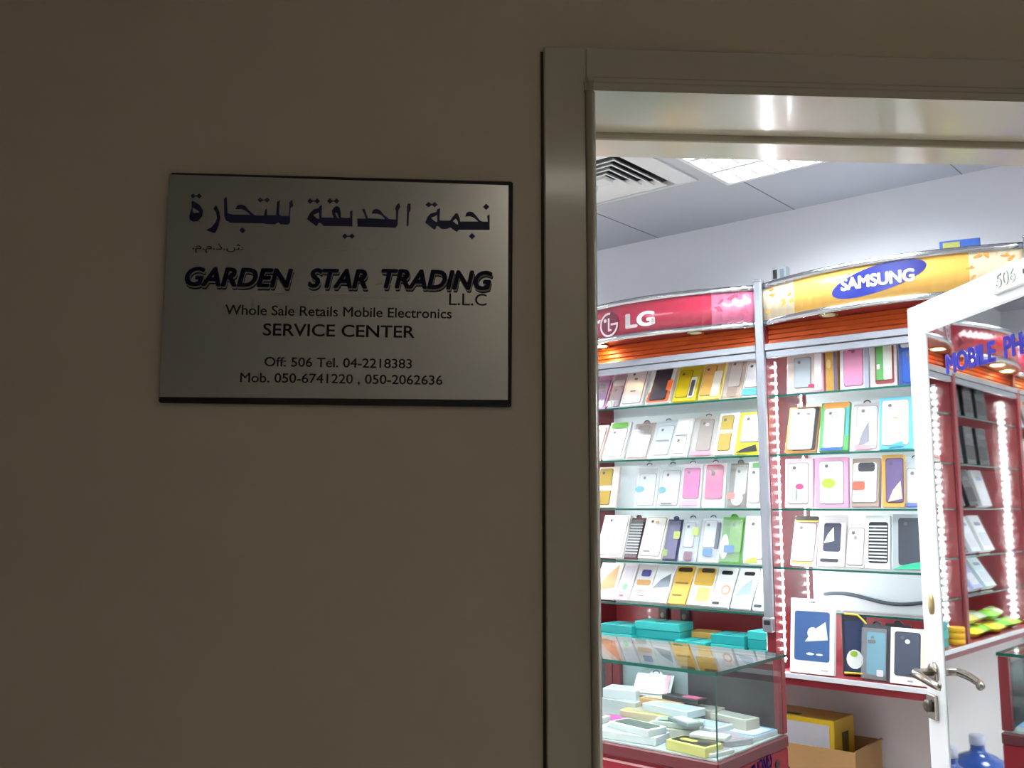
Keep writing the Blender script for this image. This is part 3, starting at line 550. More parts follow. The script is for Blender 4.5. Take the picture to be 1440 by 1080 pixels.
DIFF = emit('light_diffuser', (.93, .97, 1.0), PANEL_E)
def ceiling_light(x0, y0, label):
    w = .60
    t = thing('ceiling_light', label, 'ceiling light', (x0 + w / 2, y0 + w / 2, CZ), (0, 0, 0), 'recessed square ceiling lights')
    h = w / 2
    b = MB()
    for s in (-1, 1):
        b.box(-h, h, s * (h - .009) - .009, s * (h - .009) + .009, -.03, -.0005, VW, None, .002)
        b.box(s * (h - .009) - .009, s * (h - .009) + .009, -h + .018, h - .018, -.03, -.0005, VW, None, .002)
    b.build('frame', t)
    b = MB(); b.box(-h + .018, h - .018, -h + .018, h - .018, -.006, -.002, DIFF); b.build('diffuser', t)
    b = MB(); FIN = M('#e6eaee', .25)
    for k in range(1, 4):
        y = -h + w * k / 4; b.box(-h + .018, h - .018, y - .010, y + .010, -.028, -.0062, FIN)
    for k in range(1, 9):
        x = -h + w * k / 9; b.box(x - .004, x + .004, -h + .018, h - .018, -.026, -.0064, FIN)
    b.build('louvre_grid', t)
    return t
ceiling_light(-1.555, 2.40, 'glowing square louvred ceiling light to the right of the air vent')
def more_light(x, y, words): ceiling_light(x, y, words)
more_light(-2.795, 1.16, 'glowing square louvred ceiling light over the middle of the shop')
more_light(-1.555, 1.16, 'glowing square louvred ceiling light just inside the doorway')
more_light(-3.415, -.08, 'glowing square louvred ceiling light over the far corner of the shop')
more_light(-3.415, 2.40, 'glowing square louvred ceiling light towards the left end of the shop')
more_light(-.315, 2.40, 'glowing square louvred ceiling light behind the open door')

# ================================================================== DISPLAY CABINETS
YC = 3.15; LZ = .945; CWD = .88
SHELF_Z = (1.888, 1.680, 1.492, 1.292, 1.130)
def bow(X, xc): return .11 * max(0.0, 1 - ((X - xc) / .44) ** 2)
PALE = M('#cfdadd', .35, 0, .03, 3, .2)
ORANGE = M('#c4541f', .4, 0, .08, 8)
def cabinet(X0, label, main, ends, back_leds, shelves, low_red, shallow=False, group='display cabinets along the back wall', lit=(), dull=(), spots='#c43a48', post=True):
    X1 = X0 + CWD; xc = X0 + CWD / 2
    t = thing('display_cabinet', label, 'cabinet', (xc, YB, 0), (0, 0, 0), group)
    L = lambda p: p - Vector((xc, YB, 0))
    # carcass
    for x in (X0, X1 - .016):
        b = MB(); b.box(x, x + .016, YC + .005, YB - .002, LZ, 2.30, RED, L); b.build('side_panel', t)
    b = MB()
    zl = 1.128 if low_red else LZ
    if low_red: b.box(X0 + .016, X1 - .016, YB - .022, YB - .002, LZ, zl, RED, L)
    b.box(X0 + .016, X1 - .016, YB - .022, YB - .002, zl, 2.10, PALE, L)
    b.build('back_panel', t)
    b = MB(); b.box(X0, X1, YC - .02, YB - .002, LZ - .035, LZ, RED, L); dk = b.build('deck', t, 'dark red deck of the cabinet')
    b = MB(); b.box(X0, X1, YC - .028, YC - .0195, LZ - .012, LZ + .003, M('#e2e6ea', .3, .2), L); b.build('edge_trim', dk, 'bright metal edge strip')
    # glass shelves
    for i, z in enumerate(SHELF_Z[:shelves]):
        y0 = YB - .15 if shallow and i == 4 else YC + .004
        b = MB(); b.box(X0 + .018, X1 - .018, y0, YB - .024, z - .0045, z + .0025, GLASS, L, sides={'-y': EDGE})
        b.build('glass_shelf', t, 'clear glass shelf with green edge')
    # rails and slatted valance
    b = MB()
    b.box(X0 + .017, X1 - .017, YC - .012, YC + .012, 2.050, 2.074, ALU, L, .002); b.box(X0 + .017, X1 - .017, YC - .006, YC + .012, 2.024, 2.048, ALU, L, .002)
    b.build('rail', t, 'double aluminium rail')
    b = MB(); b.box(X0 + .017, X1 - .017, YC + .030, YC + .036, 2.072, 2.146, ORANGE, L)
    for k in range(4):
        z = 2.076 + k * .0175
        b.prism([(YC + .031, z), (YC + .021, z + .002), (YC + .025, z + .0155), (YC + .031, z + .0165)], X0 + .017, X1 - .017, ORANGE, lambda u, v, a: (a, u, v), L)
    b.build('slatted_valance', t, 'orange slatted strip under the header')
    # bowed header
    N = 24; xs = [X0 + .017 + (CWD - .034) * k / N for k in range(N + 1)]
    surf = lambda x, z, off: (x, YC - bow(x, xc) - off, z)
    def band(b, z0, z1, off0, off1, mat_of):
        for k in range(N):
            a, c = xs[k], xs[k + 1]
            vs = [surf(a, z0, off1), surf(c, z0, off1), surf(c, z1, off1), surf(a, z1, off1), surf(a, z0, off0), surf(c, z0, off0), surf(c, z1, off0), surf(a, z1, off0)]
            b.add(vs, [(0, 1, 2, 3), (4, 7, 6, 5), (0, 4, 5, 1), (3, 2, 6, 7)] + ([(0, 3, 7, 4)] if k == 0 else []) + ([(1, 5, 6, 2)] if k == N - 1 else []), mat_of((a + c) / 2), L, True)
    HM, HE = M(main, .22, 0, .03, 3, .4), M(ends, .25, 0, .12, 9, .3)
    b = MB(); band(b, 2.155, 2.275, -.006, 0, lambda x: HE if (x < X0 + .17 or x > X1 - .17) else HM)
    hd = b.build('header_panel', t, 'bowed header panel')
    for za in (2.138, 2.273):
        b = MB(); band(b, za, za + .019, -.008, .006, lambda x: CHROME); b.build('header_trim', hd, 'chrome strip along the header')
    # petals printed on the end panels
    b = MB(); PM = M(spots, .4); rnd = random.Random(int(X0 * 100))
    for side in (X0 + .03, X1 - .16):
        for k in range(9):
            px_, pz = side + .12 * rnd.random(), 2.168 + .095 * rnd.random()
            el = ellipse(px_, pz, .009 + .006 * rnd.random(), .003 + .002 * rnd.random(), 8, rnd.uniform(-.9, .9))
            b.prism(el, .0002, .0009, PM, lambda u, v, a: surf(u, v, a), L)
            el = ellipse(px_ + .004, pz + .004, .005, .0035, 7, rnd.uniform(0, 3)); b.prism(el, .0002, .0009, PM, lambda u, v, a: surf(u, v, a), L)
    b.build('petal_print', hd)
    # soffit board and top board
    b = MB()
    for z0, z1 in ((2.146, 2.154), (2.276, 2.284)):
        poly = [(x, YC - bow(x, xc) + .008) for x in xs] + [(xs[-1], YB - .003), (xs[0], YB - .003)]
        b.prism(poly, z0, z1, RED if z0 < 2.2 else M('#c9cdd4', .5), lambda u, v, a: (u, v, a), L)
    b.build('canopy_board', t)
    # downlights
    for x in list(lit) + list(dull):
        s = MB(); cx, cy = x, YC - bow(x, xc) + .055
        s.lathe([(.030, 0), (.034, -.004), (.030, -.008), (.024, -.006)], M('#b9a878', .25, .9), 20, lambda p: L(Vector((cx + p.x, cy + p.y, 2.1465 + p.z))))
        sp = s.build('downlight', t)
        s = MB(); s.lathe([(.023, -.0066), (.020, -.0085), (.004, -.0095)], WARM if x in lit else M('#d8cfae', .2), 16, lambda p: L(Vector((cx + p.x, cy + p.y, 2.1465 + p.z)))); s.build('lens', sp)
    # LED strips on the inner faces
    for sgn, x in ((1, X0 + .016), (-1, X1 - .016)):
        for y, w in ((YC + .070, .0085), (YB - .07, .0065))[:2 if back_leds else 1]:
            s = MB(); z0, z1 = LZ + .02, 2.02
            xa, xb = sorted((x, x + sgn * .0015)); s.box(xa, xb, y - .009, y + .009, z0, z1, PCB, L)
            n = int((z1 - z0) / .030)
            for k in range(n):
                z = z0 + .015 + k * .030
                el = ellipse(y, z, w * .85, w * .85, 8)
                vs = [(x + sgn * .0016, u, v) for u, v in el] + [(x + sgn * .0046, y + (u - y) * .6, z + (v - z) * .6) for u, v in el]
                fs = [tuple(range(8, 16)) if sgn < 0 else tuple(range(8, 16))[::-1]] + [(i, (i + 1) % 8, 8 + (i + 1) % 8, 8 + i) for i in range(8)]
                s.add(vs, fs, LED, L)
            s.build('led_strip', t, 'strip of bright white LED dots')
    if not post:
        b = MB(); b.box(X1 - .020, X1 + .012, YC - .010, YC + .004, LZ, 2.06, RED, L, .002); b.build('front_stile', t)
    if post:
        b = MB(); b.box(X1 - .016, X1 + .016, YC - .022, YC + .0045, 1.075, 2.305, ALU, L, .006)
        b.box(X1 - .019, X1 + .019, YC - .026, YC - .001, 1.075, 1.125, ALU, L, .004)
        b.box(X1 - .017, X1 + .017, YC - .024, YC + .007, 2.300, 2.309, CHROME, L, .003)
        b.build('post', t, 'aluminium post between two cabinets')
        b = MB(); b.box(X1 - .010, X1 + .010, YC - .034, YC - .0255, 1.100, 1.116, DARK, L, .002); b.build('post_clip', t)
    def put(name, polys, col, lift=0.0, label=None, mesh=None):
        bb = MB()
        vs, fs = strips(*(mesh if mesh else outline(polys)))
        bb.add(vs, fs, M(col, .3, 0, .02), lambda p: L(Vector(surf(p.x, p.y, .0012 + lift + .0006 * p.z))))
        return bb.build(name, hd, label)
    return t, put

XS = [-4.16, -3.28, -2.40, -1.52]
cabA, putA = cabinet(XS[3], 'display cabinet under a yellow bowed header with blue oval logo, nearest the open door', '#d2a24e', '#d6c6a6', 1, 5, True, True, lit=(-.84,), dull=(-1.255,), spots='#d08a3a', post=True)
cabB, putB = cabinet(XS[2], 'cabinet under red bowed header with round logo and two white letters, just inside doorway', '#9c283e', '#ae5c76', 0, 5, True, lit=(-2.20,), dull=(-1.765,), spots='#a83050', post=True)
cabC, putC = cabinet(XS[1], 'display cabinet with plain scarlet header and glossy black boxes, seen mirrored in the door glass', '#a30f1a', '#a8283a', 0, 5, True, lit=(-3.08, -2.84, -2.60), spots='#6a101c', post=False)
cabD, putD = cabinet(XS[0], 'last display cabinet at far left of the row, seen only mirrored in the door', '#96141f', '#a03446', 0, 5, True, lit=(-3.9, -3.5), spots='#6a101c', post=False)
# blue oval with white word
el = ellipse(-1.064, 2.2235, .153, .0435, 40, R(10.5))
putA('logo_oval', [el], '#0d1a70', 0, 'tilted blue oval')
putA('logo_lettering', None, '#f6f8fa', .0014, 'white word on the blue oval', text('SAMSUNG', -1.182, -.948, 2.201, 2.242, .045, .0))
# round face logo and two letters
cx, cz, rr_ = -2.108, 2.205, .0525
putB('logo_disc', [ellipse(cx, cz, rr_, rr_, 36)], '#65102a', 0, 'dark red disc with a white face drawn by letters')
def arc(cx, cz, r0, r1, a0, a1, n=30):
    o = [(cx + r1 * math.cos(R(a0 + (a1 - a0) * k / n)), cz + r1 * math.sin(R(a0 + (a1 - a0) * k / n))) for k in range(n + 1)]
    return o + [(cx + r0 * math.cos(R(a1 + (a0 - a1) * k / n)), cz + r0 * math.sin(R(a1 + (a0 - a1) * k / n))) for k in range(n + 1)]
WL = '#f0dde2'
bb = [arc(cx, cz, .040, .048, 80, 360), [(cx + .010, cz - .004), (cx + .0475, cz - .004), (cx + .0475, cz + .004), (cx + .010, cz + .004)],
      [(cx - .004, cz + .026), (cx + .004, cz + .026), (cx + .004, cz - .018), (cx + .014, cz - .018), (cx + .014, cz - .026), (cx - .004, cz - .026)], ellipse(cx - .019, cz + .018, .0075, .0075, 14)]
for i, p in enumerate(bb): putB('logo_mark', [p], WL, .0014 + .0001 * i)
putB('logo_lettering', None, '#fbf6f6', .0006, 'two white capital letters', text('LG', -2.024, -1.893, 2.1775, 2.2345, .05, .0))

# ---------------------------------------------------------------- packaged phone cases
def patch(shape, w, h, u0, v0, u1, v1):
    a, c, d, e = u0 * w - w / 2, v0 * h, u1 * w - w / 2, v1 * h
    if shape == 'e': return [ellipse((a + d) / 2, (c + e) / 2, (d - a) / 2, (e - c) / 2, 14)]
    if shape == 't': return [[(a, c), (d, c + (e - c) * .15), (d - (d - a) * .1, e), (a + (d - a) * .35, c + (e - c) * .55)]]
    if shape == 's':
        n = 11; return [[(a, c + (e - c) * k / n), (d, c + (e - c) * k / n), (d, c + (e - c) * (k + .42) / n), (a, c + (e - c) * (k + .42) / n)] for k in range(n)]
    return [rrect(a, c, d, e, min(.008, (d - a) * .15))]
GLOSSY = {'case': .28, 'picture': .4}
def package(root, w, h, t, kind, base, patches, rough=.42, hang=None):
    """front at y = -t, back at y = 0, standing on z = 0"""
    b = MB()
    if kind == 'box':
        b.box(-w / 2, w / 2, -t, 0, 0, h, M(base, rough, 0, .03), None, .0012); b.build('carton', root)
        lift = 0
    else:
        b.box(-w / 2, w / 2, -.0016, 0, 0, h, M(base, rough, 0, .03)); 
        hw = w * .2
        b.prism([(-hw, h - .001), (-hw * .6, h + .009), (hw * .6, h + .009), (hw, h - .001)], -.0016, 0, M(base, rough, 0, .03), lambda u, v, a: (u, a, v)); b.build('backing_card', root)
        lift = -t * .45
        hc = hang or ('#3c4248' if sum(rgb(base)) > .5 else base)
        bt = MB(); bt.tube([(math.cos(R(a)) * .011, -.0035, h + .004 + math.sin(R(a)) * .007) for a in range(-10, 200, 15)], .0018, M(hc, .4), 6); bt.build('hang_tab', root)
    k = 0
    for name, shape, u0, v0, u1, v1, col in patches:
        y1 = -t - lift - .0002 - .0007 * k if kind == 'box' else -.0018 - .0012 * k
        th = .003 if name == 'case' else .0006
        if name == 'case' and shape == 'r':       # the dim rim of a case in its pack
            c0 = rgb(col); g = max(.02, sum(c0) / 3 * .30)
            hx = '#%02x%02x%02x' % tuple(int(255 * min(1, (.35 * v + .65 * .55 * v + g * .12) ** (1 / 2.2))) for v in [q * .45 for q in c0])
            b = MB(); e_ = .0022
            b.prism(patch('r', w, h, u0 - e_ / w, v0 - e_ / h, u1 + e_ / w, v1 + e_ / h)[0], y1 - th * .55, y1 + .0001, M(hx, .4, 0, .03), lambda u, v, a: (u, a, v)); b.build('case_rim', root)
        b = MB()
        for p in patch(shape, w, h, u0, v0, u1, v1):
            b.prism(p, y1 - th, y1, M(col, GLOSSY.get(name, .45), 0, .05, 30), lambda u, v, a: (u, a, v))
        if name == 'case' and shape == 'r':
            a, e = u0 * w - w / 2, v1 * h
            b.prism(ellipse(a + (u1 - u0) * w * .3, e - .016, .006, .006, 12), y1 - th - .0004, y1 - th + .0001, M('#5c5a5e', .3), lambda u, v, q: (u, q, v))
        b.build(name, root); k += 1 if name != 'case' else 5
    if kind == 'blister':
        b = MB(); b.box(-w / 2 + .003, w / 2 - .003, -t, -t + .0008, .004, h - .012, PLASTIC, None); b.build('clear_cover', root, 'clear plastic front')
WHERE = {'LG1': 'on top shelf under red header', 'LG2': 'on second shelf under red header', 'LG3': 'on third shelf under red header',
         'LG4': 'on fourth shelf under red header', 'LG5': 'on lowest shelf under red header', 'SA1': 'on top shelf under yellow header',
         'SA2': 'on second shelf under yellow header', 'SA3': 'on third shelf under yellow header', 'SA4': 'on lowest shelf under yellow header'}
for row, its in ITEMS.items():
    z = SHELF_Z[int(row[2]) - 1] + .0048
    for i, (x0, x1, h, lean, t, kind, base, patches, desc) in enumerate(its):
        w = min(x1 - x0, .135) - .002
        run = h * math.sin(R(lean))
        y = YC + .030 + t + (.012 if row[0] == 'S' else 0) + .004 * ((i * 7) % 3)
        r = thing('boxed_phone_case' if kind == 'box' else 'blister_pack', desc + ' ' + WHERE[row], 'phone case', ((x0 + x1) / 2, y, z), (-R(lean), 0, R(random.uniform(-3, 3))),
                  'packaged phone cases ' + WHERE[row])
        package(r, w, h, t, kind, base, patches)
# things standing on the deck under the yellow header
G_DECK = 'boxes standing on the deck under the yellow header'
def on_deck(name, x, y, w, h, t, lean, rz, kind, base, patches, label, hang=None):
    r = thing(name, label, 'phone case', (x + .018, y - .042, LZ + .0005), (-R(lean), 0, R(rz)), G_DECK)
    package(r, w, h, t, kind, base, patches, hang=hang); return r
on_deck('boxed_phone_case', -1.400, 3.215, .150, .245, .020, 8, 3, 'box', '#f4f6f8',
        [('picture', 'r', .10, .17, .90, .83, '#34588a'), ('mane', 't', .34, .42, .86, .70, '#e8f2f8'), ('moon', 'e', .40, .46, .64, .62, '#ffffff'), ('cloud', 'e', .38, .245, .56, .28, '#dfeaf4'), ('cloud', 'e', .60, .245, .76, .275, '#dfeaf4'), ('hanger_hole', 't', .42, .945, .58, .965, '#5a5e62'), ('label', 'r', .72, .05, .88, .065, '#b0a8a8')],
        'large white box with blue picture on the deck under the yellow header')
r = on_deck('zip_case', -1.284, 3.288, .080, .195, .03, 7, 20, 'box', '#20222c',
        [('picture', 'r', .12, .06, .9, .9, '#23304e'), ('label', 'e', .15, .1, .8, .42, '#dfe8e6'), ('sticker', 'e', .3, .3, .6, .4, '#8cb43c')],
        'dark case with yellow zip edge on the deck beside the large white box')
zb = MB(); zb.tube([(-.036, -.031, .006), (.03, -.031, .006), (.0415, -.031, .02), (.0425, -.031, .12), (.036, -.031, .17), (.012, -.031, .194), (-.03, -.031, .197)], .0035, M('#d8c43c', .4), 8); zb.build('zip_edge', r, 'yellow zip edge')
on_deck('boxed_phone_case', -1.222, 3.332, .046, .155, .03, 6, 12, 'box', '#b4b8ba', [('strip', 'r', .7, .0, 1, 1, '#7e8286'), ('sticker', 'r', .5, .84, .98, .98, '#e08848')], 'narrow grey box with orange corner on the deck under the yellow header')
on_deck('blister_pack', -1.196, 3.225, .088, .175, .022, 9, -3, 'blister', '#3a3d42', [('case', 'r', .16, .10, .84, .86, '#2f9ab4'), ('label', 'r', .2, .66, .5, .72, '#26282c'), ('sticker', 'r', .56, .08, .8, .2, '#e6e8ee')],
        'teal phone case in clear pack with black hanger on the deck', '#1c1e22')
on_deck('blister_pack', -1.148, 3.29, .085, .175, .03, 7, -6, 'blister', '#1f2124', [('case', 'r', .14, .1, .86, .86, '#303338')], 'black hanging pack behind the teal phone case on the deck', '#17181b')
on_deck('boxed_phone_case', -1.085, 3.215, .112, .172, .022, 10, -2, 'box', '#f4f2f0', [('case', 'r', .14, .16, .82, .92, '#3f4656'), ('camera_ring', 'e', .42, .72, .56, .80, '#d8dce2'), ('label', 'r', .5, .05, .66, .08, '#8a8890'), ('strip', 'r', .9, .02, .99, .98, '#e8d2bc')],
        'white box with dark navy case on the deck, half behind the door handle')
# dark wavy cable on the pale back panel, and what lies on top of the cabinet
b = MB(); b.tube([(-1.46 + .42 * k / 20, YB - .0305, 1.178 + .012 * math.sin(math.pi * 2.2 * k / 20 + .5) - .004 * k / 20) for k in range(21)], .0065, M('#3c4650', .4), 8)
tag(b.build('cable'), 'dark wavy cable running along the pale back panel above the large white box', 'cable')
r = thing('small_carton', 'small blue carton lying on top of the yellow-headed cabinet', 'box', (-.87, 3.27, 2.2845), (0, 0, R(15)))
b = MB(); b.box(-.06, .06, -.04, .04, 0, .072, M('#2a4f98', .4), None, .002); b.build('carton', r)
b = MB(); b.box(-.05, .0, -.0408, -.0402, .012, .066, M('#9a9a4c', .4)); b.build('label', r)
r = thing('junction_box', 'small grey electrical box standing on the cabinets behind the top of the aluminium post', 'junction box', (-1.553, 3.42, 2.3155), (0, 0, 0))
b = MB(); b.box(-.03, .03, -.035, 0, -.031, .095, M('#a8b2b8', .4), None, .003); b.build('housing', r)
b = MB(); b.box(-.022, -.006, -.0365, -.0348, .05, .085, DARK); b.box(.006, .022, -.0365, -.0348, .05, .085, M('#7c868c')); b.build('cover_slot', r)

# turquoise boxes stacked on the deck under the red header
TQ = ['#23a8a6', '#2ab4b0', '#1f9c9c', '#38bcb8']
def flat_box(name, x, y, z, w, d, h, rz, col, label, group, cat='box', patches=(), lid=None):
    r = thing(name, label, cat, (x, y, z), (0, 0, R(rz)), group)
    b = MB(); b.box(-w / 2, w / 2, -d / 2, d / 2, 0, h, M(col, .4, 0, .04), None, .0015); b.build('carton', r)
    if lid:
        b = MB(); b.box(-w / 2 - .0006, w / 2 + .0006, -d / 2 - .0006, d / 2 + .0006, h * .62, h + .0006, M(lid, .4, 0, .04), None, .001); b.build('lid', r)
    k = 0
    for nm, sh, u0, v0, u1, v1, c in patches:
        b = MB()
        for p in patch(sh, w, d, u0, v0, u1, v1):
            b.prism([(u, v - d / 2) for u, v in p], h + .0004 + .0006 * k, h + .0012 + .0006 * k, M(c, .3, 0, .05, 30), lambda u, v, a: (u, v, a))
        b.build(nm, r); k += 1
    return r
stacks = [(-2.165, 3.215, 3, -4, 'leftmost turquoise stack'), (-2.005, 3.245, 4, 3, 'tallest turquoise stack left of the gap'), (-1.84, 3.215, 2, -3, 'low turquoise stack in the middle'), (-1.695, 3.215, 3, 2, 'turquoise stack third from the post'), (-1.585, 3.24, 4, -3, 'turquoise stack beside the post')]
ORD = ['bottom box', 'second box up', 'third box up', 'fourth box up']
for x, y, n, rz, words in stacks:
    wd = .15 if x < -2.1 else .19 if x < -1.9 else (.13 if x < -1.65 else .075)
    for k in range(n):
        h = .029 if n == 4 else .033
        top = k == n - 1
        flat_box('flat_box', x + random.uniform(-.003, .003), y + random.uniform(-.002, .003), LZ + .001 + k * (h + .0012), wd, .115, h, rz + random.uniform(-1.2, 1.2), TQ[k % 4],
                 (ORD[k] if not top else 'topmost box') + ' of the ' + words + ' under the red-headed cabinet', 'turquoise boxes stacked on the deck', 'box',
                 [('strap', 'r', .46, 0, .52, 1, '#26484c')] if top else ())
for x, w in ((-2.10, '#e6b45c'), (-1.88, '#e8b860')):
    flat_box('flat_box', x, 3.335, LZ + .001, .10, .09, .085, 4, w, 'ochre box behind the ' + ('leftmost' if x < -2 else 'low middle') + ' turquoise stack', 'ochre boxes behind the turquoise stacks')
for x, w in ((-2.145, 'left'), (-2.045, 'right')):
    r = thing('hanging_pouch', 'small black pouch hanging on the red panel below the lowest shelf, the ' + w + ' one', 'pouch', (x, YB - .0225, 1.10), (0, 0, 0), 'black pouches on the red panel')
    b = MB(); b.box(-.022, .022, -.014, 0, -.075, 0, DARK, None, .006); b.build('pouch', r)
    b = MB(); b.lathe([(.012, -.0005), (.012, .0012), (.009, .0016)], M('#6a6458', .3, .6), 14, lambda p: Vector((p.x, -.0142 - p.z, -.04 + p.y))); b.build('badge', r)
    b = MB(); b.tube([(-.006, -.006, 0), (-.004, -.006, .018), (.004, -.006, .018), (.006, -.006, 0)], .0015, DARK, 6); b.build('loop', r)

# ------------------------------------------------------------------ cabinet with black boxes (mirrored in the door)
C3 = ' in the scarlet-headed cabinet, mirrored in the door'
ORDS = ['top', 'second', 'third', 'fourth', 'lowest']
BLKB = '#17181b'
for i, z in enumerate(SHELF_Z):
    lean = (4, 5, 16, 24, 34)[i]
    cols = [(BLKB, BLKB, BLKB), (BLKB, '#26282c', BLKB), ('#1b1d22', BLKB, '#c6c6c8'), ('#26282c', '#d4dae0', '#f2f2f4'), ('#e8dcd6', '#9aa4c8', '#d8ecf0')][i]
    for j, x in enumerate((-2.50, -2.66, -2.83)):
        dark = sum(rgb(cols[j])) < .5
        d = (('glossy black' if cols[j] == BLKB else 'glossy charcoal') if dark else ['pale', 'grey', 'white'][j]) + ' phone box, ' + ['first', 'second', 'third'][j] + ' of three on the ' + ORDS[i] + ' shelf'
        r = thing('boxed_phone_case', d + ' mirrored in the door', 'phone case', (x, YC + .05, z + .0048), (-R(lean), 0, R(-4 + 3 * j)), 'boxes in the scarlet-headed cabinet')
        package(r, .118, .168 if i < 4 else .150, .03, 'box', cols[j], [('window', 'r', .12, .12, .88, .5, '#24262c' if dark else '#c8ccd4'), ('label', 'r', .2, .7, .8, .8, '#4a4c52' if dark else '#8c94b4')], .12 if dark else .35)
for i, z in enumerate(SHELF_Z[:5]):
    for j, x in enumerate((-3.42, -3.56, -3.72)):
        c = ['#d8dade', '#3a3440', '#c8587c', '#58b49c', '#e4e0da', '#4a5a9c'][(i * 2 + j) % 6]
        nm = ['pale grey', 'dark plum', 'rose', 'sea green', 'ivory', 'slate blue'][(i * 2 + j) % 6]
        r = thing('boxed_phone_case', nm + ' box, ' + ['first', 'second', 'third'][j] + ' from the right on the ' + ORDS[i] + ' shelf of the far left cabinet', 'phone case', (x, YC + .05, z + .0048), (-R(14 if i < 4 else 34), 0, R(3 - 2 * j)), 'boxes in the far left cabinet')
        package(r, .10, .165 if i < 4 else .15, .022, 'box', c, [('case', 'r', .14, .1, .86, .9, '#eceef0' if j else '#a0a4ac')])
# bright packets and rolls on the deck of that cabinet
def packet(x, y, z, w, d, h, rz, col, col2, label):
    r = thing('snack_pouch', label, 'packet', (x, y, z), (0, 0, R(rz)), 'bright packets on the deck of the scarlet-headed cabinet')
    b = MB(); n = 7; vs = []; fs = []
    for s_ in (1, -1):
        for i in range(n):
            for j in range(n):
                u, v = i / (n - 1) * 2 - 1, j / (n - 1) * 2 - 1
                e = (1 - u * u) * (1 - v * v)
                vs.append((u * w / 2, v * d / 2 + .0, h / 2 + s_ * (h / 2 * e ** .5 * .96 + .0006) + .0006 * math.sin(9 * u + 5 * v)))
    for s_ in (0, 1):
        for i in range(n - 1):
            for j in range(n - 1):
                q = (s_ * n * n + i * n + j, s_ * n * n + (i + 1) * n + j, s_ * n * n + (i + 1) * n + j + 1, s_ * n * n + i * n + j + 1)
                fs.append(q if s_ == 0 else q[::-1])
    b.add(vs, fs, M(col, .25, 0, .15, 20, .3), None, True); b.build('pouch', r)
    b = MB(); b.prism(ellipse(0, 0, w * .2, d * .16, 12), h + .0004, h + .0018, M(col2, .3), lambda u, v, a: (u, v, a)); b.build('label', r)
PK = [(-2.60, 3.20, 0, '#d8cf2c', '#3c8c34', 'yellow pouch nearest the silver tins on the deck'), (-2.72, 3.21, 0, '#7cbc34', '#e8e03c', 'green pouch next to the yellow pouch on the deck'), (-2.84, 3.19, 0, '#e2d838', '#c83c34', 'yellow pouch with red mark between two green ones'),
      (-2.97, 3.21, 0, '#6cc440', '#f0f0e4', 'green pouch with white mark on the deck'), (-3.10, 3.20, 0, '#a8d858', '#3c8c3c', 'pale green pouch at the left end of the deck'),
      (-2.66, 3.24, 1, '#eee07c', '#4ca03c', 'cream yellow pouch on top of the first yellow and green pouches'), (-2.78, 3.25, 1, '#e4e8d8', '#88b43c', 'white pouch lying on the row of pouches'), (-2.91, 3.23, 1, '#8ed04c', '#f2e44c', 'bright green pouch on top near the LED strip'), (-3.04, 3.25, 1, '#e8e4c0', '#6cb444', 'ivory pouch on top at the left end')]
for x, y, k, c, c2, lab in PK:
    packet(x, y, LZ + .001 + k * .047, .118, .09, .045, random.uniform(-12, 12), c, c2, lab)
r = thing('tin_stack_tin', 'upright silver tin with ribbed side on the deck behind the yellow rolls', 'tin', (-2.515, 3.25, LZ + .001))
b = MB(); b.lathe([(.036, 0), (.038, .003)] + [(.037 + (.001 if k % 2 else 0), .006 + .010 * k) for k in range(9)] + [(.038, .099), (.036, .102)], M('#9ea2a8', .25, .9), 22); b.build('can', r)
b = MB(); b.lathe([(.0385, .1025), (.0385, .112), (.034, .114)], M('#c83a34', .4), 22); b.build('lid', r)
for k in range(3):
    r = thing('tape_roll', ORD[k].replace('box', 'roll') + ' of the small stack of yellow rolls at the deck edge', 'roll', (-2.345, 3.168, LZ + .0005 + k * .0235), (0, 0, 0), 'yellow rolls stacked at the deck edge')
    b = MB(); N = 24; vs = []; fs = []
    for k2, (rr2, zz) in enumerate(((.030, 0), (.032, .002), (.032, .021), (.030, .023), (.015, .023), (.014, .0215), (.014, .0015), (.015, 0))):
        for q in range(N): vs.append((rr2 * math.cos(2 * math.pi * q / N), rr2 * math.sin(2 * math.pi * q / N), zz))
    for k2 in range(8):
        for q in range(N): fs.append((k2 * N + q, k2 * N + (q + 1) % N, (k2 + 1) % 8 * N + (q + 1) % N, (k2 + 1) % 8 * N + q))
    b.add(vs, fs, M('#e0a81c', .4), None, True); b.build('roll', r)
flat_box('flat_box', -2.60, 3.33, LZ + .001, .16, .09, .10, 5, '#22346c', 'dark blue carton behind the bright packets, mirrored in the door', 'cartons behind the packets')
flat_box('flat_box', -2.80, 3.35, LZ + .001, .16, .09, .095, -4, '#dcdcd2', 'cream carton behind the bright packets, mirrored in the door', 'cartons behind the packets')

# blue water bottles under that cabinet
def bottle(x, y, rz, label):
    r = thing('water_bottle', label, 'bottle', (x, y, 0), (0, 0, R(rz)), 'blue water bottles under the cabinets')
    b = MB(); P = [(.05, .0), (.125, .006), (.135, .02)]
    for k in range(4): P += [(.135, .03 + .085 * k), (.135, .085 + .085 * k), (.130, .095 + .085 * k), (.130, .105 + .085 * k)]
    P += [(.135, .38), (.120, .41), (.075, .44), (.034, .455), (.029, .47), (.029, .50)]
    b.lathe(P, M('#2f55a0', .15, 0, .05, 5, .5), 28); b.build('bottle_body', r)
    b = MB(); b.lathe([(.031, .485), (.032, .487), (.032, .522), (.029, .526)], M('#d4dcf0', .4), 22); b.build('cap', r)
bottle(-2.39, 3.24, 0, 'large blue water bottle on the floor nearest the doorway, with pale cap')
bottle(-2.69, 3.23, 20, 'large blue water bottle farther left, under the black boxes')

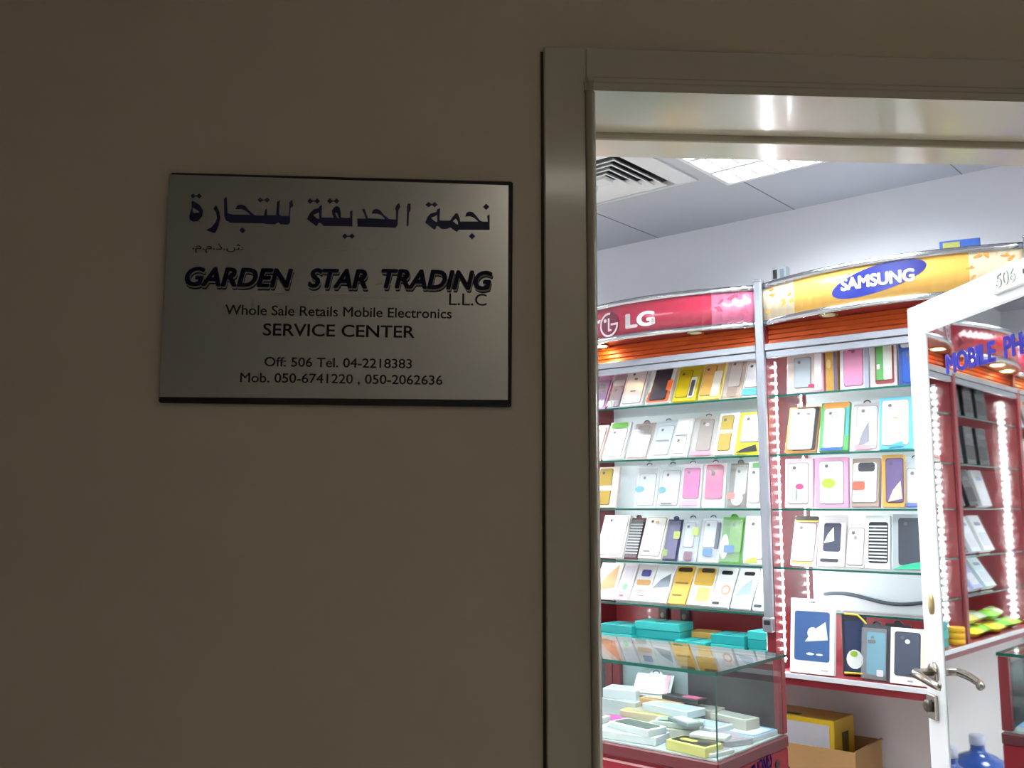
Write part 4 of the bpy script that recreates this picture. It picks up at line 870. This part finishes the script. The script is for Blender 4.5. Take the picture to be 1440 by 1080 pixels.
# ================================================================== GLASS COUNTERS
def counter(X0, X1, label, words):
    Y0, Y1 = 2.262, 2.672
    t = thing('glass_counter', label, 'counter', ((X0 + X1) / 2, Y1, 0), (0, 0, 0), 'glass counters in front of the cabinets')
    L = lambda p: p - Vector(((X0 + X1) / 2, Y1, 0))
    BR = M('#8a1c28', .5, 0, .06, 5, 0, 0, .25)
    b = MB(); b.box(X0, X1, Y0 + .012, Y1, .08, .822, BR, L, .003); b.box(X0 + .02, X1 - .02, Y0 + .05, Y1 - .02, 0, .08, DARK, L); b.build('base', t)
    b = MB(); b.box(X0 - .002, X1 + .002, Y0, Y1 + .002, .822, .856, M('#5e1820', .4, 0, .06, 5, .1), L, .004)
    b.box(X0 + .0, X1 - .0, Y0 + .008, Y0 + .0115, .806, .812, M('#d8a0a4', .3), L); b.build('plinth_rim', t, 'darker red rim with a pale line')
    b = MB(); b.box(X0 + .008, X1 - .008, Y0 + .010, Y1 - .008, .8562, .8602, M('#d2dcdc', .2), L); b.build('display_floor', t)
    b = MB(); b.box(X0, X1, Y0 + .001, Y0 + .006, .8605, 1.0705, GLASS, L); b.build('front_pane', t)
    for x in ((X1 - .006, X1 - .001),):
        b = MB(); b.box(x[0], x[1], Y0 + .0065, Y1 - .03, .8605, 1.0705, GLASS, L, sides={'-y': EDGE}); b.build('side_pane', t)
    b = MB(); b.box(X0 - .001, X1 + .004, Y0 - .003, Y1 + .002, 1.071, 1.080, GLASS, L, sides={'-y': EDGE, '+x': EDGE, '-x': EDGE, '+y': EDGE}); b.build('top_pane', t, 'clear glass top with green edge')
    for x in (X0 + .0, X1 - .026):
        b = MB(); b.box(x, x + .026, Y1 - .028, Y1, .8605, 1.0705, RED, L, .002); b.build('corner_post', t)
    xm = (X0 + X1) / 2
    b = MB(); b.box(xm - .02, X1 - .027, Y1 - .018, Y1 - .013, .8605, 1.05, M('#34373c', .25, 0, .1, 6), L); b.build('sliding_door', t, 'dark rear sliding door')
    b = MB(); b.box(X0 + .027, xm + .02, Y1 - .010, Y1 - .005, .8605, 1.05, M('#9fb0b4', .25, 0, .06, 6), L); b.build('sliding_door', t, 'pale rear sliding door')
    b = MB(); b.box(X0 + .027, X1 - .027, Y1 - .022, Y1 - .002, 1.05, 1.0705, M('#8e8078', .4), L); b.build('rear_rail', t)
    if words:
        b = MB(); vs, fs = text('MOBILE PHONES', -.355, -.105, 0, .042, .02, .15)
        b.add(vs, fs, PURP, lambda p: L(Vector((X1 + .0008 + .0004 * p.z, Y1 + p.x, .752 + p.y + (p.x + .355) * .16)))); b.build('lettering', t, 'purple blue words rising along the side of the base')
        b = MB(); b.lathe([(.012, 0), (.012, .003), (.006, .0036)], M('#2c2426', .3, .5), 16, lambda p: L(Vector((X1 + p.z, Y1 - .075 + p.x, .79 + p.y)))); b.build('lock', t)
    return t
counter(-1.83, -1.248, 'glass showcase counter on a dark red base, its corner towards the door', True)
counter(-2.44, -1.834, 'second glass showcase counter, mostly hidden behind the left door jamb', False)
FZ = .8606
def flat(x, y, z, w, d, h, rz, col, patches, label, lid=None):
    return flat_box('flat_phone_case', x, y, z, w, d, h, rz, col, label + ' inside the glass counter', 'flat packages inside the glass counter', 'phone case', patches, lid)
CASE = lambda c: ('case', 'r', .08, .12, .92, .88, c)
# lower layer first, then what lies on it
FL = [
 (-1.735, 2.345, 0, .17, .085, .020, 10, '#f0f0ee', [CASE('#b8c0c0'), ('label', 'r', .1, .3, .3, .7, '#4c5254')], 'white tray with grey case at the left front'),
 (-1.550, 2.335, 0, .19, .10, .022, 6, '#eef2f2', [CASE('#c8d0d0'), ('strip', 'r', .1, .42, .9, .5, '#3c4446')], 'white tray with dark line near the front pane'),
 (-1.345, 2.315, 0, .13, .075, .026, -8, '#e0d67c', [('lid_print', 'r', .06, .12, .94, .9, '#26241c'), ('label', 'r', .2, .3, .6, .6, '#d8cc60')], 'pale yellow box with black top at the front corner'),
 (-1.470, 2.420, 0, .16, .085, .030, 12, '#d8d4c4', [CASE('#8cac84')], 'tray with leaf green case'),
 (-1.338, 2.435, 0, .10, .16, .016, -20, '#b9b4bc', [CASE('#a9a6b2'), ('strip', 'r', .1, .2, .9, .24, '#d85c9c'), ('strip', 'r', .1, .7, .9, .74, '#e89cc0')], 'grey case with two pink lines beside the side pane'),
 (-1.640, 2.430, 0, .16, .08, .018, -12, '#232428', [('case', 'r', .04, .1, .7, .9, '#d848b4')], 'black tray with magenta phone case'),
 (-1.735, 2.445, 0, .09, .05, .018, 30, '#c83c78', [('case', 'e', .1, .1, .6, .9, '#e878ac')], 'small crimson pink case next to the magenta one'),
 (-1.600, 2.540, 0, .20, .10, .034, 4, '#e6d9b0', [('frame', 'r', .03, .06, .97, .94, '#d8c440'), CASE('#c4baa0')], 'cream tray with yellow rim in the middle'),
 (-1.428, 2.512, 0, .14, .095, .030, -6, '#dfe8f0', [CASE('#b4c6d8'), ('strip', 'r', .06, .9, .94, .97, '#5a5450')], 'pale blue tray in the middle'),
 (-1.320, 2.575, 0, .11, .13, .014, -4, '#e6f0f6', [('frame', 'r', .02, .02, .98, .98, '#6cb0e0'), CASE('#eef4f6')], 'white pack with sky blue rim along the side pane'),
 (-1.735, 2.575, 0, .13, .09, .05, 0, '#c9ced0', [CASE('#e4eaec')], 'grey white box at the left rear post'),
 (-1.505, 2.612, 0, .15, .07, .05, 3, '#b8b2a4', [CASE('#8f9890')], 'grey tan box in the rear row'),
 (-1.545, 2.545, .0352, .17, .085, .022, -8, '#d8e6ec', [CASE('#bcd0de')], 'icy blue pack lying on the cream tray'),
 (-1.455, 2.425, .0312, .13, .07, .016, 18, '#d4e0d4', [CASE('#9cb89c'), ('strip', 'r', .08, .06, .92, .14, '#30383a')], 'clear pack with green case on the green tray'),
 (-1.372, 2.594, .0152, .13, .06, .030, -12, '#d2cec0', [CASE('#a8aea8')], 'grey clear pack at the rear right corner'),
 (-1.605, 2.602, .0352, .15, .07, .026, 5, '#d8a878', [('lid_print', 'r', .08, .1, .9, .6, '#26221e'), CASE('#e8c8a0')], 'tan box with dark top in the rear row'),
 (-1.540, 2.600, .0622, .13, .05, .014, -4, '#1e1c20', [('case', 'r', .5, .15, .94, .85, '#c85c8c')], 'black pack with pink end lying on the tan box'),
 (-1.535, 2.335, .0222, .15, .075, .018, -10, '#e8ecea', [CASE('#5c6c64')], 'white pack with dark green case near the front'),
 (-1.405, 2.345, .0002, .07, .05, .012, 20, '#2c54b0', [('case', 'r', .1, .1, .6, .9, '#4878d0')], 'small royal blue pack near the corner edge'),
 (-1.330, 2.375, .0265, .10, .05, .010, 10, '#eeeeea', [CASE('#dcdcd4')], 'thin white pack near the front corner'),
 (-1.735, 2.350, .0212, .15, .07, .016, 4, '#e2e6e4', [CASE('#a4acac'), ('strip', 'r', .1, .1, .9, .2, '#f4f4f4')], 'pale grey pack on the left front tray'),
 (-1.640, 2.350, .0002, .06, .09, .012, 30, '#3c4246', [('case', 'r', .15, .1, .85, .9, '#7c858a')], 'slim dark grey pack between the two white front trays'),
 (-1.420, 2.400, .0472, .10, .05, .010, -25, '#8a9496', [('case', 'r', .1, .1, .9, .9, '#d4dcdc')], 'slim grey pack on top of the clear pack with green case'),
 (-1.290, 2.330, .0002, .05, .09, .010, -12, '#f0f0ee', [('case', 'r', .1, .1, .9, .9, '#c0b8c4')], 'narrow white pack against the side pane'),
 (-1.745, 2.580, .0502, .11, .075, .030, 12, '#e6eef0', [CASE('#cfe0e6')], 'white pack on top at the left rear post'),
]
for x, y, dz, w, d, h, rz, c, pt, lab in FL: flat(x, y, FZ + dz, w, d, h, rz, c, pt, lab)
r = thing('blister_pack', 'white blister pack with pink strip propped up at the rear inside the counter', 'phone case', (-1.655, 2.595, FZ + .062), (-R(38), 0, R(10)), 'flat packages inside the glass counter')
package(r, .12, .075, .016, 'blister', '#dfe6ec', [('case', 'r', .1, .1, .8, .8, '#eef2f6'), ('strip', 'r', .82, .05, .94, .95, '#d88ca8')])
for k, (x, y, c, nm) in enumerate(((-1.95, 2.40, '#e0e4e2', 'white'), (-2.05, 2.52, '#c8b88c', 'tan'), (-1.93, 2.56, '#b0bcc4', 'grey blue'))):
    flat_box('flat_phone_case', x, y, FZ, .15, .09, .03, 10 * k - 8, c, nm + ' flat package inside the second counter behind the jamb', 'flat packages inside the second counter', 'phone case', [CASE('#8c9498')])

# ================================================================== FLOOR UNDER THE YELLOW-HEADED CABINET
r = thing('cardboard_carton', 'open brown cardboard carton on the floor under the yellow-headed cabinet', 'carton', (-1.445, 3.32, 0), (0, 0, R(1)))
KB = M('#a88254', .75, 0, .1, 9, 0, .25); KD = M('#8a6a44', .8, 0, .1, 9)
b = MB(); w, d, h, tk = .36, .25, .705, .005
for a in ((-w / 2, w / 2, -d / 2, -d / 2 + tk), (-w / 2, w / 2, d / 2 - tk, d / 2), (-w / 2, -w / 2 + tk, -d / 2 + tk, d / 2 - tk), (w / 2 - tk, w / 2, -d / 2 + tk, d / 2 - tk)):
    b.box(a[0], a[1], a[2], a[3], 0, h, KB)
b.box(-w / 2 + tk, w / 2 - tk, -d / 2 + tk, d / 2 - tk, 0, .006, KD); b.box(-w / 2 + tk, w / 2 - tk, -d / 2 + tk, d / 2 - tk, .585, .59, KD)
b.build('carton_body', r)
b = MB(); b.prism([(-d / 2 + .002, h), (d / 2, h - .0), (d / 2 - .0, h + .004), (-d / 2 + .002, h + .004)], w / 2 - .002, w / 2 + .006, KB, lambda u, v, a: (a, u, v)); b.build('flap_fold', r)
b = MB(); b.prism([(-.13, .60), (-.09, .645), (-.045, .625), (-.035, .54), (-.10, .52)], -d / 2 - .0012, -d / 2 - .0003, M('#26263c', .6), lambda u, v, a: (u, a, v))
b.prism([(-.165, .675), (-.155, .668), (-.12, .69), (-.125, .70)], -d / 2 - .0012, -d / 2 - .0003, M('#4a3a34', .6), lambda u, v, a: (u, a, v)); b.build('print', r, 'dark navy printed mark')
r = thing('yellow_box', 'white box with yellow borders standing inside the brown cardboard carton', 'box', (-1.47, 3.325, .5905), (0, 0, R(-2)))
YL = M('#d8b62c', .4); b = MB(); b.box(-.125, .125, -.08, .08, 0, .195, YL, None, .002); b.build('carton', r)
b = MB(); b.box(-.119, .108, -.0812, -.0802, .008, .178, M('#c9cad2', .45)); b.build('front_label', r, 'white front')
b = MB(); b.box(-.06, -.01, -.06, -.035, .1952, .1962, M('#3c3a30', .4)); b.build('top_slot', r)
b = MB(); b.box(.1252, .1262, -.02, .03, .02, .15, M('#6c5a24', .5)); b.build('side_print', r)
